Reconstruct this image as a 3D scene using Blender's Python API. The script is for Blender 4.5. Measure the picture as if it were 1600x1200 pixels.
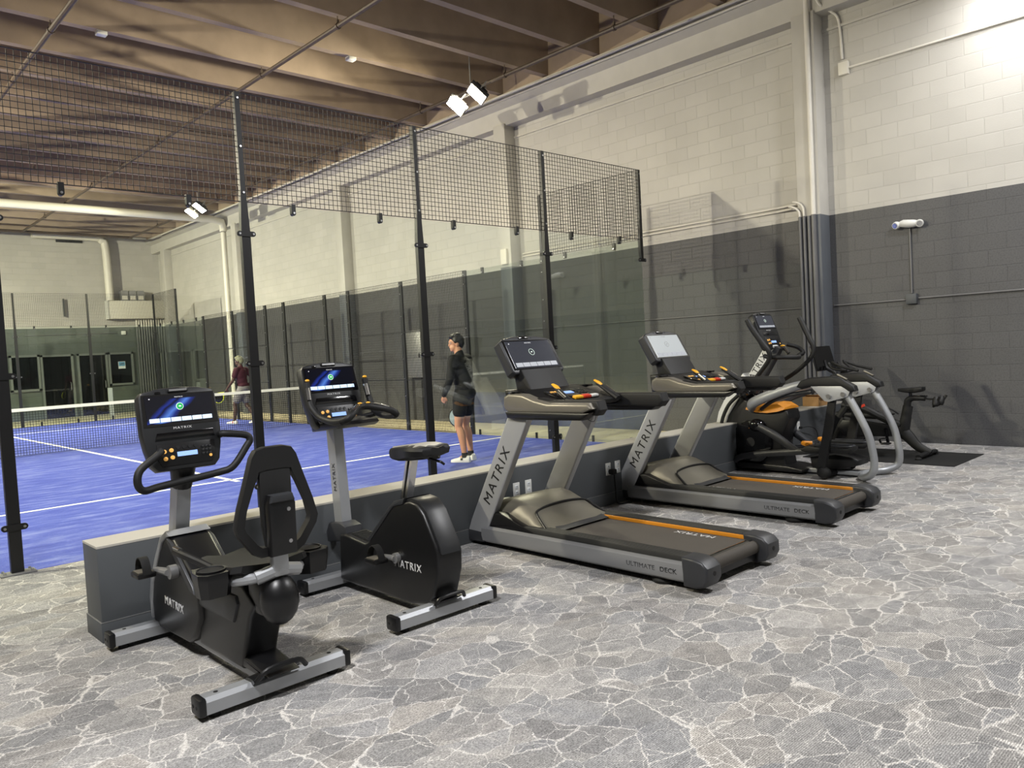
import bpy, bmesh, math, random
from mathutils import Vector, Matrix, Euler
random.seed(7)
PI = math.pi
for _o in list(bpy.data.objects):
    bpy.data.objects.remove(_o)
C = bpy.context.scene.collection
SC = bpy.context.scene

# ------------------------------------------------------------------ camera, world, exposure, lights
def make_camera():
    loc = Vector((-9.23456, -6.92424, 1.49254))
    yaw, pit, rol, f = 0.755045, -0.04251998, -0.0543437505, 1217.3078
    cy, sy = math.cos(yaw), math.sin(yaw)
    F = Vector((sy*math.cos(pit), cy*math.cos(pit), math.sin(pit)))
    r = Vector((cy, -sy, 0)); u = r.cross(F)
    r2 = math.cos(rol)*r + math.sin(rol)*u
    u2 = -math.sin(rol)*r + math.cos(rol)*u
    cd = bpy.data.cameras.new('camera'); cam = bpy.data.objects.new('camera', cd); C.objects.link(cam)
    M = Matrix((r2, u2, -F)).transposed().to_4x4(); M.translation = loc
    cam.matrix_world = M
    cd.sensor_fit = 'HORIZONTAL'; cd.sensor_width = 36.0; cd.lens = f/1600*36.0
    cd.clip_start = 0.05; cd.clip_end = 200
    SC.camera = cam
make_camera()
W = bpy.data.worlds.new('world'); SC.world = W; W.use_nodes = True
W.node_tree.nodes['Background'].inputs[0].default_value = (0.75, 0.8, 0.9, 1)
W.node_tree.nodes['Background'].inputs[1].default_value = 0.02
SC.view_settings.view_transform = 'Standard'; SC.view_settings.look = 'None'
SC.view_settings.gamma = 1; SC.view_settings.use_curve_mapping = False
SC.view_settings.exposure = 0.0
SC.cycles.use_denoising = True
SC.cycles.max_bounces = 7; SC.cycles.diffuse_bounces = 4; SC.cycles.glossy_bounces = 3
SC.cycles.transparent_max_bounces = 24; SC.cycles.transmission_bounces = 4
SC.cycles.caustics_reflective = False; SC.cycles.caustics_refractive = False
SC.cycles.sample_clamp_indirect = 6
WARM = (1.0, 0.92, 0.70); COOL = (0.98, 0.98, 0.99)
LAMPS = []          # (name, location, target, watts, colour, size, kind)
LAMPS += [('flood', (-.27, 3.43, 5.85), (-5, 6.0, 0), 680, WARM, .30, 'court'),
          ('flood', (-.48, 14.9, 5.85), (-5, 15.5, 0), 800, WARM, .30, 'court'),
          ('flood', (-10.3, 1.4, 5.25), (-4, 2.6, 0.0), 520, WARM, .20, 'court'),
          ('flood', (-10.3, 8.4, 5.6), (-3, 8.0, 0.4), 700, WARM, .30, 'court'),  # unseen flood, added to brighten the right and far walls
          ('flood', (-10.3, 15.6, 5.6), (-3, 18.0, 1.0), 1150, WARM, .30, 'court')]
GYM = [(1.15, -4.55, 5.75, 75), (-1.9, -6.7, 5.95, 365), (-10.2, -5.4, 5.95, 560)]
def aim(loc, tgt):
    return (Vector(tgt)-Vector(loc)).to_track_quat('-Z', 'Y')
def area(name, loc, tgt, watts, col, sx, sy=None, spread=None):
    l = bpy.data.lights.new(name, 'AREA'); l.energy = watts; l.color = col
    l.shape = 'RECTANGLE' if sy else 'DISK'; l.size = sx
    if sy: l.size_y = sy
    if spread: l.spread = spread
    o = bpy.data.objects.new(name, l); C.objects.link(o); o.location = loc
    o.rotation_mode = 'QUATERNION'; o.rotation_quaternion = aim(loc, tgt)
    return o
for i, (n, loc, tgt, w, col, s, k) in enumerate(LAMPS):
    area('flood_light_beam', loc, tgt, w, col, s, spread=2.5 if i < 2 else 2.25)
for x, y, z, w in GYM:
    area('high_bay_beam', (x, y, z-.06), (x, y, 0), w, COOL, 1.15, .28)

# ------------------------------------------------------------------ helpers
def lin(c):
    def g(v):
        v /= 255.0
        return v/12.92 if v <= .04045 else ((v+.055)/1.055)**2.4
    return (g(c[0]), g(c[1]), g(c[2]), 1)
MATS = {}
def mat(name, rgb, rough=.5, metal=0, spec=.5, noise=0, nscale=40, bump=0, bscale=200, coat=0, emit=None, estr=0):
    m = bpy.data.materials.new(name); m.use_nodes = True; nt = m.node_tree
    b = nt.nodes['Principled BSDF']; col = lin(rgb)
    b.inputs['Base Color'].default_value = col; b.inputs['Roughness'].default_value = rough
    b.inputs['Metallic'].default_value = metal; b.inputs['Specular IOR Level'].default_value = spec
    if coat: b.inputs['Coat Weight'].default_value = coat; b.inputs['Coat Roughness'].default_value = .1
    tc = nt.nodes.new('ShaderNodeTexCoord')
    if noise:
        n = nt.nodes.new('ShaderNodeTexNoise'); n.inputs['Scale'].default_value = nscale; n.inputs['Detail'].default_value = 4
        nt.links.new(tc.outputs['Object'], n.inputs['Vector'])
        r = nt.nodes.new('ShaderNodeMapRange'); r.inputs['From Min'].default_value = .3; r.inputs['From Max'].default_value = .7
        r.inputs['To Min'].default_value = 1-noise; r.inputs['To Max'].default_value = 1+noise
        nt.links.new(n.outputs['Fac'], r.inputs['Value'])
        mx = nt.nodes.new('ShaderNodeVectorMath'); mx.operation = 'SCALE'; mx.inputs[0].default_value = col[:3]
        nt.links.new(r.outputs['Result'], mx.inputs['Scale']); nt.links.new(mx.outputs[0], b.inputs['Base Color'])
    if bump:
        n = nt.nodes.new('ShaderNodeTexNoise'); n.inputs['Scale'].default_value = bscale
        nt.links.new(tc.outputs['Object'], n.inputs['Vector'])
        bp = nt.nodes.new('ShaderNodeBump'); bp.inputs['Strength'].default_value = bump; bp.inputs['Distance'].default_value = .002
        nt.links.new(n.outputs['Fac'], bp.inputs['Height']); nt.links.new(bp.outputs['Normal'], b.inputs['Normal'])
    if emit:
        b.inputs['Emission Color'].default_value = lin(emit); b.inputs['Emission Strength'].default_value = estr
    MATS[name] = m
    return m

class MB:
    """collects shapes into one mesh; s.M is applied to every shape added"""
    def __init__(s, M=None):
        s.bm = bmesh.new(); s.M = M or Matrix()
    def _fin(s, vs):
        for v in vs: v.co = s.M @ v.co
    def poly(s, rings, closed=True, caps=True):
        bm = s.bm; R = [[bm.verts.new(s.M @ Vector(p)) for p in ring] for ring in rings]
        n = len(R[0])
        for a, b in zip(R[:-1], R[1:]):
            for i in range(n if closed else n-1):
                j = (i+1) % n
                try: bm.faces.new((a[i], a[j], b[j], b[i]))
                except ValueError: pass
        if caps:
            for ring in (R[0][::-1], R[-1]):
                try: bm.faces.new(ring)
                except ValueError: pass
        return R
    def box(s, c, d, rot=None, bev=0, seg=2):
        r = bmesh.ops.create_cube(s.bm, size=1); vs = r['verts']
        M = Matrix.Translation(Vector(c)) @ (rot.to_matrix().to_4x4() if rot else Matrix()) @ Matrix.Diagonal((d[0], d[1], d[2], 1))
        for v in vs: v.co = M @ v.co
        if bev:
            es = list({e for v in vs for e in v.link_edges})
            o = bmesh.ops.bevel(s.bm, geom=es, offset=bev, segments=seg, affect='EDGES', profile=.5)
            vs = list({v for f in o['faces'] for v in f.verts} | {v for v in vs if v.is_valid})
        s._fin(vs)
    def prism(s, pts, a, b, axis='x', bev=0, seg=2):
        def P(p, t):
            return {'x': (t, p[0], p[1]), 'y': (p[0], t, p[1]), 'z': (p[0], p[1], t)}[axis]
        bm = s.bm
        A = [bm.verts.new(P(p, a)) for p in pts]; B = [bm.verts.new(P(p, b)) for p in pts]
        fs = [bm.faces.new(A[::-1]), bm.faces.new(B)]
        n = len(pts)
        for i in range(n): fs.append(bm.faces.new((A[i], A[(i+1) % n], B[(i+1) % n], B[i])))
        vs = A+B
        bmesh.ops.recalc_face_normals(bm, faces=fs)
        if bev:
            es = list({e for f in fs[:2] for e in f.edges})
            o = bmesh.ops.bevel(bm, geom=es, offset=bev, segments=seg, affect='EDGES', profile=.5)
            vs = list({v for f in o['faces'] for v in f.verts} | {v for v in vs if v.is_valid})
        s._fin(vs)
    def tube(s, pts, r, n=10, sm=0, closed=False, flat=(1, 1), up=None, caps=True):
        pts = [Vector(p) for p in pts]
        rs = r if isinstance(r, (list, tuple)) else [r]*len(pts)
        if sm:
            q, rr = [], []; N = len(pts)
            rng = N if closed else N-1
            for i in range(rng):
                p0 = pts[(i-1) % N] if (closed or i > 0) else pts[i]*2-pts[i+1]
                p1, p2 = pts[i], pts[(i+1) % N]
                p3 = pts[(i+2) % N] if (closed or i+2 < N) else p2*2-p1
                for k in range(sm):
                    t = k/sm
                    q.append(.5*((2*p1)+(p2-p0)*t+(2*p0-5*p1+4*p2-p3)*t*t+(3*p1-p0-3*p2+p3)*t**3))
                    rr.append(rs[i]*(1-t)+rs[(i+1) % N]*t)
            if not closed: q.append(pts[-1]); rr.append(rs[-1])
            pts, rs = q, rr
        N = len(pts); rings = []
        ref = Vector(up) if up else None; prev = None
        for i, p in enumerate(pts):
            a = pts[(i-1) % N] if (closed or i > 0) else p
            b = pts[(i+1) % N] if (closed or i < N-1) else p
            t = (b-a).normalized()
            if prev is None:
                u = ref or (Vector((0, 0, 1)) if abs(t.z) < .9 else Vector((0, 1, 0)))
            else: u = ref or prev
            u = (u-t*u.dot(t)).normalized(); w = t.cross(u); prev = u
            k = len(rs) and rs[i]
            rings.append([p+(u*math.cos(2*PI*j/n+PI/n)*flat[1]+w*math.sin(2*PI*j/n+PI/n)*flat[0])*k for j in range(n)])
        if closed: rings.append(rings[0])
        if closed:
            R = [[s.bm.verts.new(s.M @ p) for p in ring] for ring in rings[:-1]]; R.append(R[0])
            for a, b in zip(R[:-1], R[1:]):
                for j in range(n): s.bm.faces.new((a[j], a[(j+1) % n], b[(j+1) % n], b[j]))
        else: s.poly(rings, caps=caps)
    def cyl(s, p0, p1, r0, r1=None, n=16):
        s.tube([p0, p1], [r0, r0 if r1 is None else r1], n=n)
    def ell(s, c, r, n=16, rot=None):
        o = bmesh.ops.create_uvsphere(s.bm, u_segments=n, v_segments=max(6, n//2), radius=1)
        rr = (r, r, r) if isinstance(r, (int, float)) else r
        M = Matrix.Translation(Vector(c)) @ (rot.to_matrix().to_4x4() if rot else Matrix()) @ Matrix.Diagonal((*rr, 1))
        for v in o['verts']: v.co = s.M @ (M @ v.co)
    def lathe(s, prof, p, axis, n=24, caps=True):
        p = Vector(p); a = Vector(axis).normalized()
        u = a.orthogonal().normalized(); w = a.cross(u)
        s.poly([[p+a*h+(u*math.cos(2*PI*j/n)+w*math.sin(2*PI*j/n))*r for j in range(n)] for r, h in prof], caps=caps)
    def mesh(s, name, ang=35):
        bm = s.bm
        bmesh.ops.recalc_face_normals(bm, faces=bm.faces[:])
        ca = math.radians(ang)
        for f in bm.faces: f.smooth = True
        for e in bm.edges:
            if len(e.link_faces) == 2 and e.calc_face_angle(0) > ca: e.smooth = False
        me = bpy.data.meshes.new(name); bm.to_mesh(me); bm.free()
        return me
    def build(s, name, m, parent=None, ang=35):
        """world-coordinate shapes; the object sits at its root's origin"""
        off = root_loc(parent)
        if off.length: bmesh.ops.translate(s.bm, verts=s.bm.verts[:], vec=-off)
        me = s.mesh(name, ang); me.materials.append(m)
        o = bpy.data.objects.new(name, me); C.objects.link(o)
        if parent: o.parent = parent
        return o
def root_loc(o):
    v = Vector((0, 0, 0))
    while o is not None:
        v = v+Vector(o.location); o = o.parent
    return v
def tag(o, label, cat, group=None, kind=None):
    o['label'] = label; o['category'] = cat
    if group: o['group'] = group
    if kind: o['kind'] = kind
    return o
def thing(name, label, cat, loc=(0, 0, 0), group=None):
    o = bpy.data.objects.new(name, None); C.objects.link(o); o.location = loc; o.empty_display_size = .1
    return tag(o, label, cat, group)
def struct(o):
    o['kind'] = 'structure'; return o
def copy_tree(o, parent=None):
    c = o.copy(); C.objects.link(c)
    if parent: c.parent = parent
    for ch in [x for x in bpy.data.objects if x.parent == o]: copy_tree(ch, c)
    return c
def basis(o, u, v):
    """matrix from local (u, v, w) to world at origin o"""
    u = Vector(u).normalized(); w = u.cross(Vector(v)).normalized(); v = w.cross(u)
    M = Matrix((u, v, w)).transposed().to_4x4(); M.translation = Vector(o); return M
def text(name, body, size, m, parent, M, ext=.0015, sp=1.0, sx=1.0):
    cu = bpy.data.curves.new('t', 'FONT'); cu.body = body; cu.size = size; cu.extrude = ext
    cu.align_x = 'CENTER'; cu.align_y = 'CENTER'; cu.space_character = sp; cu.resolution_u = 3
    t = bpy.data.objects.new('t', cu); C.objects.link(t)
    dg = bpy.context.evaluated_depsgraph_get()
    me = bpy.data.meshes.new_from_object(t.evaluated_get(dg)); me.name = name
    bpy.data.objects.remove(t)
    off = root_loc(parent)
    me.transform(Matrix.Translation(-off) @ M @ Matrix.Diagonal((sx, 1, 1, 1)))
    me.materials.clear(); me.materials.append(m)
    o = bpy.data.objects.new(name, me); C.objects.link(o); o.parent = parent
    return o
def grid(mb, o, u, v, lu, lv, du, dv, r, edge=True):
    """welded wire mesh: square wires spanning lu x lv from o"""
    o, u, v = Vector(o), Vector(u), Vector(v); w = u.cross(v)
    def wire(a, b, k):
        t = (b-a).normalized(); s_ = t.cross(w)
        mb.poly([[p+(s_*i+w*j)*k for i, j in ((-1, -1), (1, -1), (1, 1), (-1, 1))] for p in (a, b)], caps=False)
    nu = int(round(lu/du)); nv = int(round(lv/dv))
    for i in range(nu+1):
        wire(o+u*(lu*i/nu), o+u*(lu*i/nu)+v*lv, r*(1.6 if edge and i in (0, nu) else 1))
    for i in range(nv+1):
        wire(o+v*(lv*i/nv), o+v*(lv*i/nv)+u*lu, r*(1.6 if edge and i in (0, nv) else 1))

# ------------------------------------------------------------------ materials
def nn(nt, t, **kw):
    n = nt.nodes.new('ShaderNode'+t)
    for k, v in kw.items():
        if hasattr(n, k) and not k[0].isupper(): setattr(n, k, v)
        else: n.inputs[k.replace('_', ' ')].default_value = v
    return n
def ramp(nt, fac, stops):
    r = nt.nodes.new('ShaderNodeValToRGB'); e = r.color_ramp.elements
    while len(e) < len(stops): e.new(.5)
    for i, (p, c) in enumerate(stops): e[i].position = p; e[i].color = c if len(c) == 4 else lin(c)
    nt.links.new(fac, r.inputs['Fac']); return r.outputs['Color']
def mixc(nt, fac, a, b, mode='MIX'):
    m = nt.nodes.new('ShaderNodeMix'); m.data_type = 'RGBA'; m.blend_type = mode
    for s_, v in ((m.inputs[0], fac), (m.inputs[6], a), (m.inputs[7], b)):
        if isinstance(v, (int, float)): s_.default_value = v
        elif isinstance(v, tuple): s_.default_value = v
        else: nt.links.new(v, s_)
    return m.outputs[2]
def math_(nt, op, a, b=None, c=None):
    m = nt.nodes.new('ShaderNodeMath'); m.operation = op
    for i, v in enumerate((a, b, c)):
        if v is None: continue
        if isinstance(v, (int, float)): m.inputs[i].default_value = v
        else: nt.links.new(v, m.inputs[i])
    return m.outputs[0]
def newmat(name):
    m = bpy.data.materials.new(name); m.use_nodes = True; nt = m.node_tree
    MATS[name] = m
    return m, nt, nt.nodes['Principled BSDF'], nt.nodes.new('ShaderNodeTexCoord')
def block_wall(name, axis, upper, lower, split=3.14):
    m, nt, b, tc = newmat(name); L = nt.links.new
    sx = nt.nodes.new('ShaderNodeSeparateXYZ'); L(tc.outputs['Object'], sx.inputs[0])
    cx = nt.nodes.new('ShaderNodeCombineXYZ'); L(sx.outputs[axis], cx.inputs[0]); L(sx.outputs['Z'], cx.inputs[1])
    br = nn(nt, 'TexBrick', Scale=1.0, Mortar_Size=.0065, Mortar_Smooth=.3, Brick_Width=.4, Row_Height=.2)
    br.offset = .5; L(cx.outputs[0], br.inputs['Vector'])
    br.inputs['Color1'].default_value = (1, 1, 1, 1); br.inputs['Color2'].default_value = (.92, .92, .92, 1); br.inputs['Mortar'].default_value = (.94, .94, .94, 1)
    n1 = nn(nt, 'TexNoise', Scale=55.0, Detail=5.0); L(tc.outputs['Object'], n1.inputs['Vector'])
    n2 = nn(nt, 'TexNoise', Scale=1.3, Detail=3.0); L(tc.outputs['Object'], n2.inputs['Vector'])
    pick = math_(nt, 'GREATER_THAN', sx.outputs['Z'], split)
    col = mixc(nt, pick, lin(lower), lin(upper))
    col = mixc(nt, .9, col, br.outputs['Color'], 'MULTIPLY')
    sp = ramp(nt, n1.outputs['Fac'], [(.36, (.62, .62, .62, 1)), (.52, (1, 1, 1, 1)), (.72, (1.12, 1.12, 1.12, 1))])
    col = mixc(nt, .5, col, mixc(nt, pick, sp, (1, 1, 1, 1)), 'MULTIPLY')
    col = mixc(nt, .5, col, ramp(nt, n2.outputs['Fac'], [(.3, (.88, .88, .88, 1)), (.7, (1.06, 1.06, 1.06, 1))]), 'MULTIPLY')
    L(col, b.inputs['Base Color'])
    b.inputs['Roughness'].default_value = .55
    h = math_(nt, 'SUBTRACT', math_(nt, 'MULTIPLY', n1.outputs['Fac'], .25), br.outputs['Fac'])
    bp = nn(nt, 'Bump', Strength=.65, Distance=.008); L(h, bp.inputs['Height']); L(bp.outputs['Normal'], b.inputs['Normal'])
    return m
def two_tone(name, upper, lower, split=3.14, rough=.5):
    m, nt, b, tc = newmat(name); L = nt.links.new
    sx = nt.nodes.new('ShaderNodeSeparateXYZ'); L(tc.outputs['Object'], sx.inputs[0])
    n2 = nn(nt, 'TexNoise', Scale=3.0, Detail=4.0); L(tc.outputs['Object'], n2.inputs['Vector'])
    col = mixc(nt, math_(nt, 'GREATER_THAN', sx.outputs['Z'], split), lin(lower), lin(upper))
    col = mixc(nt, .6, col, ramp(nt, n2.outputs['Fac'], [(.3, (.9, .9, .9, 1)), (.7, (1.05, 1.05, 1.05, 1))]), 'MULTIPLY')
    L(col, b.inputs['Base Color']); b.inputs['Roughness'].default_value = rough
    return m
UP, LO = (191, 188, 181), (82, 82, 84)
block_wall('block_right', 'Y', UP, LO); block_wall('block_far', 'X', UP, (92, 98, 94))
two_tone('pier_paint', UP, (96, 100, 106)); two_tone('pipe_paint', (222, 218, 208), (100, 100, 102), rough=.4)
def carpet():
    m, nt, b, tc = newmat('carpet'); L = nt.links.new
    def vec(scale, rot=0, src=None):
        mp = nt.nodes.new('ShaderNodeMapping'); mp.inputs['Rotation'].default_value = (0, 0, rot); mp.inputs['Scale'].default_value = (*scale, 1)
        L(src or tc.outputs['Object'], mp.inputs['Vector']); return mp.outputs[0]
    nz = nn(nt, 'TexNoise', Scale=9.0, Detail=4.0, Roughness=.65); L(tc.outputs['Object'], nz.inputs['Vector'])
    ad = nt.nodes.new('ShaderNodeVectorMath'); ad.operation = 'MULTIPLY_ADD'; ad.inputs[1].default_value = (.075, .075, 0)
    L(nz.outputs['Color'], ad.inputs[0]); L(tc.outputs['Object'], ad.inputs[2])
    layers = []
    for sc, rot in (((4.2, 5.4), .35), ((6.1, 8.0), -.5)):
        v = vec(sc, rot, ad.outputs[0])
        v1 = nn(nt, 'TexVoronoi', Scale=1.0, Randomness=1.0); v1.feature = 'F1'; L(v, v1.inputs['Vector'])
        v2 = nn(nt, 'TexVoronoi', Scale=1.0, Randomness=1.0); v2.feature = 'DISTANCE_TO_EDGE'; L(v, v2.inputs['Vector'])
        c = nt.nodes.new('ShaderNodeSeparateColor'); L(v1.outputs['Color'], c.inputs[0]); layers.append((c, v2))
    pal = [(0, (127, 126, 126)), (.4, (140, 139, 138)), (.7, (153, 151, 149)), (1, (167, 164, 160))]
    c1 = ramp(nt, layers[0][0].outputs[0], pal); c2 = ramp(nt, layers[1][0].outputs[0], pal)
    n6 = nn(nt, 'TexNoise', Scale=2.1, Detail=2.0); L(tc.outputs['Object'], n6.inputs['Vector'])
    pick = ramp(nt, n6.outputs['Fac'], [(.44, (0.15, .15, .15, 1)), (.56, (.6, .6, .6, 1))])
    col = mixc(nt, pick, c1, c2)
    hue = ramp(nt, layers[0][0].outputs[1], [(0, (.97, .99, 1.03, 1)), (.5, (1, 1, 1, 1)), (1, (1.03, 1.0, .965, 1))])
    col = mixc(nt, .8, col, hue, 'MULTIPLY')
    # cloudy drifts inside the stones
    n3 = nn(nt, 'TexNoise', Scale=13.0, Detail=5.0, Roughness=.7); L(vec((1, 1.6), .35), n3.inputs['Vector'])
    col = mixc(nt, 1.0, col, ramp(nt, n3.outputs['Fac'], [(.30, (.80, .80, .80, 1)), (.5, (1, 1, 1, 1)), (.72, (1.28, 1.27, 1.24, 1))]), 'MULTIPLY')
    # pale veins, thinning out and breaking off
    n4 = nn(nt, 'TexNoise', Scale=6.0, Detail=3.0); L(tc.outputs['Object'], n4.inputs['Vector'])
    br = ramp(nt, n4.outputs['Fac'], [(.36, (0.0, 0, 0, 1)), (.66, (1, 1, 1, 1))])
    for (c, v2), w in zip(layers, (.040, .024)):
        q = math_(nt, 'DIVIDE', v2.outputs['Distance'], math_(nt, 'MULTIPLY_ADD', br, w, .0001))
        f = ramp(nt, q, [(.35, (1, 1, 1, 1)), (1.0, (0, 0, 0, 1))])
        col = mixc(nt, math_(nt, 'MULTIPLY', f, .78), col, lin((206, 202, 197)))
    # tufted rows and yarn speckle
    sx = nt.nodes.new('ShaderNodeSeparateXYZ'); L(tc.outputs['Object'], sx.inputs[0])
    rib = math_(nt, 'SINE', math_(nt, 'MULTIPLY', sx.outputs['Y'], 2*PI/.0085))
    n5 = nn(nt, 'TexNoise', Scale=1.6, Detail=2.0, Roughness=.8); L(vec((60, 118)), n5.inputs['Vector'])
    col = mixc(nt, 1.0, col, ramp(nt, n5.outputs['Fac'], [(.30, (.40, .40, .40, 1)), (.5, (1.02, 1.02, 1.02, 1)), (.70, (1.6, 1.6, 1.6, 1))]), 'MULTIPLY')
    rr = ramp(nt, math_(nt, 'MULTIPLY_ADD', rib, .5, .5), [(0, (.62, .62, .62, 1)), (.6, (1.12, 1.12, 1.12, 1))])
    col = mixc(nt, .8, col, rr, 'MULTIPLY')
    sm = math_(nt, 'LESS_THAN', math_(nt, 'PINGPONG', math_(nt, 'ADD', sx.outputs['Y'], .31), .5), .0025)
    col = mixc(nt, math_(nt, 'MULTIPLY', sm, .35), col, lin((80, 78, 76)))
    L(col, b.inputs['Base Color']); b.inputs['Roughness'].default_value = .95; b.inputs['Specular IOR Level'].default_value = .1
    bp = nn(nt, 'Bump', Strength=.35, Distance=.003); L(n5.outputs['Fac'], bp.inputs['Height']); L(bp.outputs['Normal'], b.inputs['Normal'])
carpet()
def turf():
    m, nt, b, tc = newmat('blue_turf'); L = nt.links.new
    mp = nt.nodes.new('ShaderNodeMapping'); mp.inputs['Scale'].default_value = (1.2, 4.0, 1); L(tc.outputs['Object'], mp.inputs['Vector'])
    n1 = nn(nt, 'TexNoise', Scale=1.6, Detail=6.0, Roughness=.65); L(mp.outputs[0], n1.inputs['Vector'])
    n2 = nn(nt, 'TexNoise', Scale=160.0, Detail=2.0); L(tc.outputs['Object'], n2.inputs['Vector'])
    col = ramp(nt, n1.outputs['Fac'], [(.3, (56, 66, 146)), (.5, (72, 83, 160)), (.68, (106, 115, 176)), (.8, (138, 144, 186))])
    col = mixc(nt, .8, col, ramp(nt, n2.outputs['Fac'], [(.3, (.7, .7, .7, 1)), (.7, (1.2, 1.2, 1.2, 1))]), 'MULTIPLY')
    L(col, b.inputs['Base Color']); b.inputs['Roughness'].default_value = .9; b.inputs['Specular IOR Level'].default_value = .15
turf()
def glass(name, tint, refl=1.0):
    m = bpy.data.materials.new(name); m.use_nodes = True; nt = m.node_tree; nt.nodes.clear(); L = nt.links.new
    out = nt.nodes.new('ShaderNodeOutputMaterial'); tr = nt.nodes.new('ShaderNodeBsdfTransparent'); gl = nt.nodes.new('ShaderNodeBsdfGlossy')
    tr.inputs[0].default_value = tint; gl.inputs['Roughness'].default_value = .01
    fr = nt.nodes.new('ShaderNodeFresnel'); fr.inputs['IOR'].default_value = 1.45
    f = math_(nt, 'MINIMUM', math_(nt, 'MULTIPLY', fr.outputs[0], refl), .26)
    mx = nt.nodes.new('ShaderNodeMixShader'); L(f, mx.inputs[0]); L(tr.outputs[0], mx.inputs[1]); L(gl.outputs[0], mx.inputs[2])
    L(mx.outputs[0], out.inputs[0]); MATS[name] = m
glass('court_glass', (.96, .99, .97, 1), 1.15); glass('dark_pane', (.10, .11, .11, 1), 1.0)
mat('concrete', (152, 135, 117), .8, noise=.10, nscale=3, bump=.3, bscale=30)
mat('tan_slab', (205, 192, 160), .7, noise=.08, nscale=6)
mat('knee_paint', (74, 77, 80), .55); mat('knee_cap', (96, 96, 98), .5); mat('pale_sill', (178, 174, 165), .6)
mat('line_white', (230, 228, 220), .8)
mat('black_steel', (13, 13, 15), .42, spec=.5); mat('wire_black', (20, 16, 15), .5); mat('bolt_steel', (190, 190, 192), .3, 1)
mat('net_cord', (12, 13, 18), .8); mat('net_tape', (228, 226, 218), .7)
mat('pipe_brown', (70, 58, 48), .5, noise=.2, nscale=8); mat('duct_white', (220, 216, 204), .45); mat('galv', (150, 150, 150), .4, .6)
mat('flood_shell', (40, 40, 42), .5); mat('flood_lens', (255, 248, 225), .4, emit=(255, 240, 200), estr=110)
mat('bay_shell', (225, 225, 225), .5); mat('bay_lens', (255, 252, 245), .4, emit=(255, 250, 240), estr=14)
mat('frame_silver', (164, 166, 169), .46, .55, bump=.04, bscale=900)
mat('rail_silver', (146, 147, 149), .42, .5); mat('upright_silver', (176, 177, 179), .36, .45)
mat('taupe_shell', (122, 117, 106), .38, .35); mat('hood_taupe', (112, 108, 97), .42, .3)
mat('black_plastic', (12, 12, 14), .38, bump=.08, bscale=500); mat('black_gloss', (12, 12, 14), .12, coat=.3)
mat('soft_black', (8, 8, 9), .6, bump=.15, bscale=350); mat('graphite', (52, 53, 56), .42, .2); mat('dark_shell', (28, 29, 31), .4, bump=.05, bscale=600)
mat('rubber', (14, 14, 14), .75); mat('belt', (66, 61, 55), .75, noise=.22, nscale=260, bump=.3, bscale=300)
mat('ribbed_black', (26, 26, 26), .6); mat('plate_silver', (182, 184, 186), .45, .35); mat('pad_grey', (150, 147, 140), .45); mat('orange_strip', (214, 138, 34), .45); mat('amber', (240, 176, 40), .45); mat('red_key', (196, 52, 28), .5)
mat('white_plastic', (214, 214, 210), .4); mat('chrome', (205, 205, 205), .16, 1); mat('letter_black', (18, 18, 18), .5); mat('letter_white', (205, 205, 205), .45)
mat('letter_grey', (66, 66, 68), .5); mat('white_shell', (226, 227, 225), .4); mat('cardboard', (176, 136, 88), .8, noise=.06, nscale=20)
mat('key_gold', (232, 176, 92), .4, emit=(240, 180, 90), estr=.25); mat('lcd', (150, 178, 226), .3, emit=(120, 160, 235), estr=.75)
mat('tile_lit', (206, 222, 236), .3, emit=(190, 215, 240), estr=.62); mat('tile_dim', (150, 152, 156), .3, emit=(150, 155, 165), estr=.5); mat('icon_green', (30, 150, 80), .3, emit=(24, 160, 80), estr=.6)
mat('icon_ring', (215, 235, 220), .3, emit=(215, 235, 220), estr=.6); mat('ui_text', (230, 230, 232), .4, emit=(230, 232, 236), estr=.5); mat('ui_dark', (90, 110, 140), .4)
mat('exit_red', (220, 40, 40), .4, emit=(235, 40, 40), estr=1.2); mat('paper_white', (225, 228, 230), .7); mat('art_blue', (92, 150, 190), .6)
mat('skin_light', (196, 142, 112), .5); mat('skin_dark', (74, 50, 40), .5); mat('hair_black', (14, 12, 12), .5, bump=.8, bscale=60); mat('cloth_black', (13, 13, 15), .85, bump=.3, bscale=120)
mat('cloth_maroon', (62, 18, 34), .85, bump=.3, bscale=120); mat('cloth_grey', (120, 116, 116), .85, noise=.25, nscale=25); mat('cap_camo', (128, 128, 104), .85, noise=.35, nscale=40)
mat('shoe_white', (226, 224, 220), .6); mat('shoe_red', (205, 60, 80), .6); mat('racket_yellow', (212, 222, 50), .5); mat('racket_grey', (132, 150, 160), .5); mat('sock', (20, 20, 22), .8)
mat('door_dark', (20, 21, 22), .5); mat('frame_grey', (112, 116, 114), .5)
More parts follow.
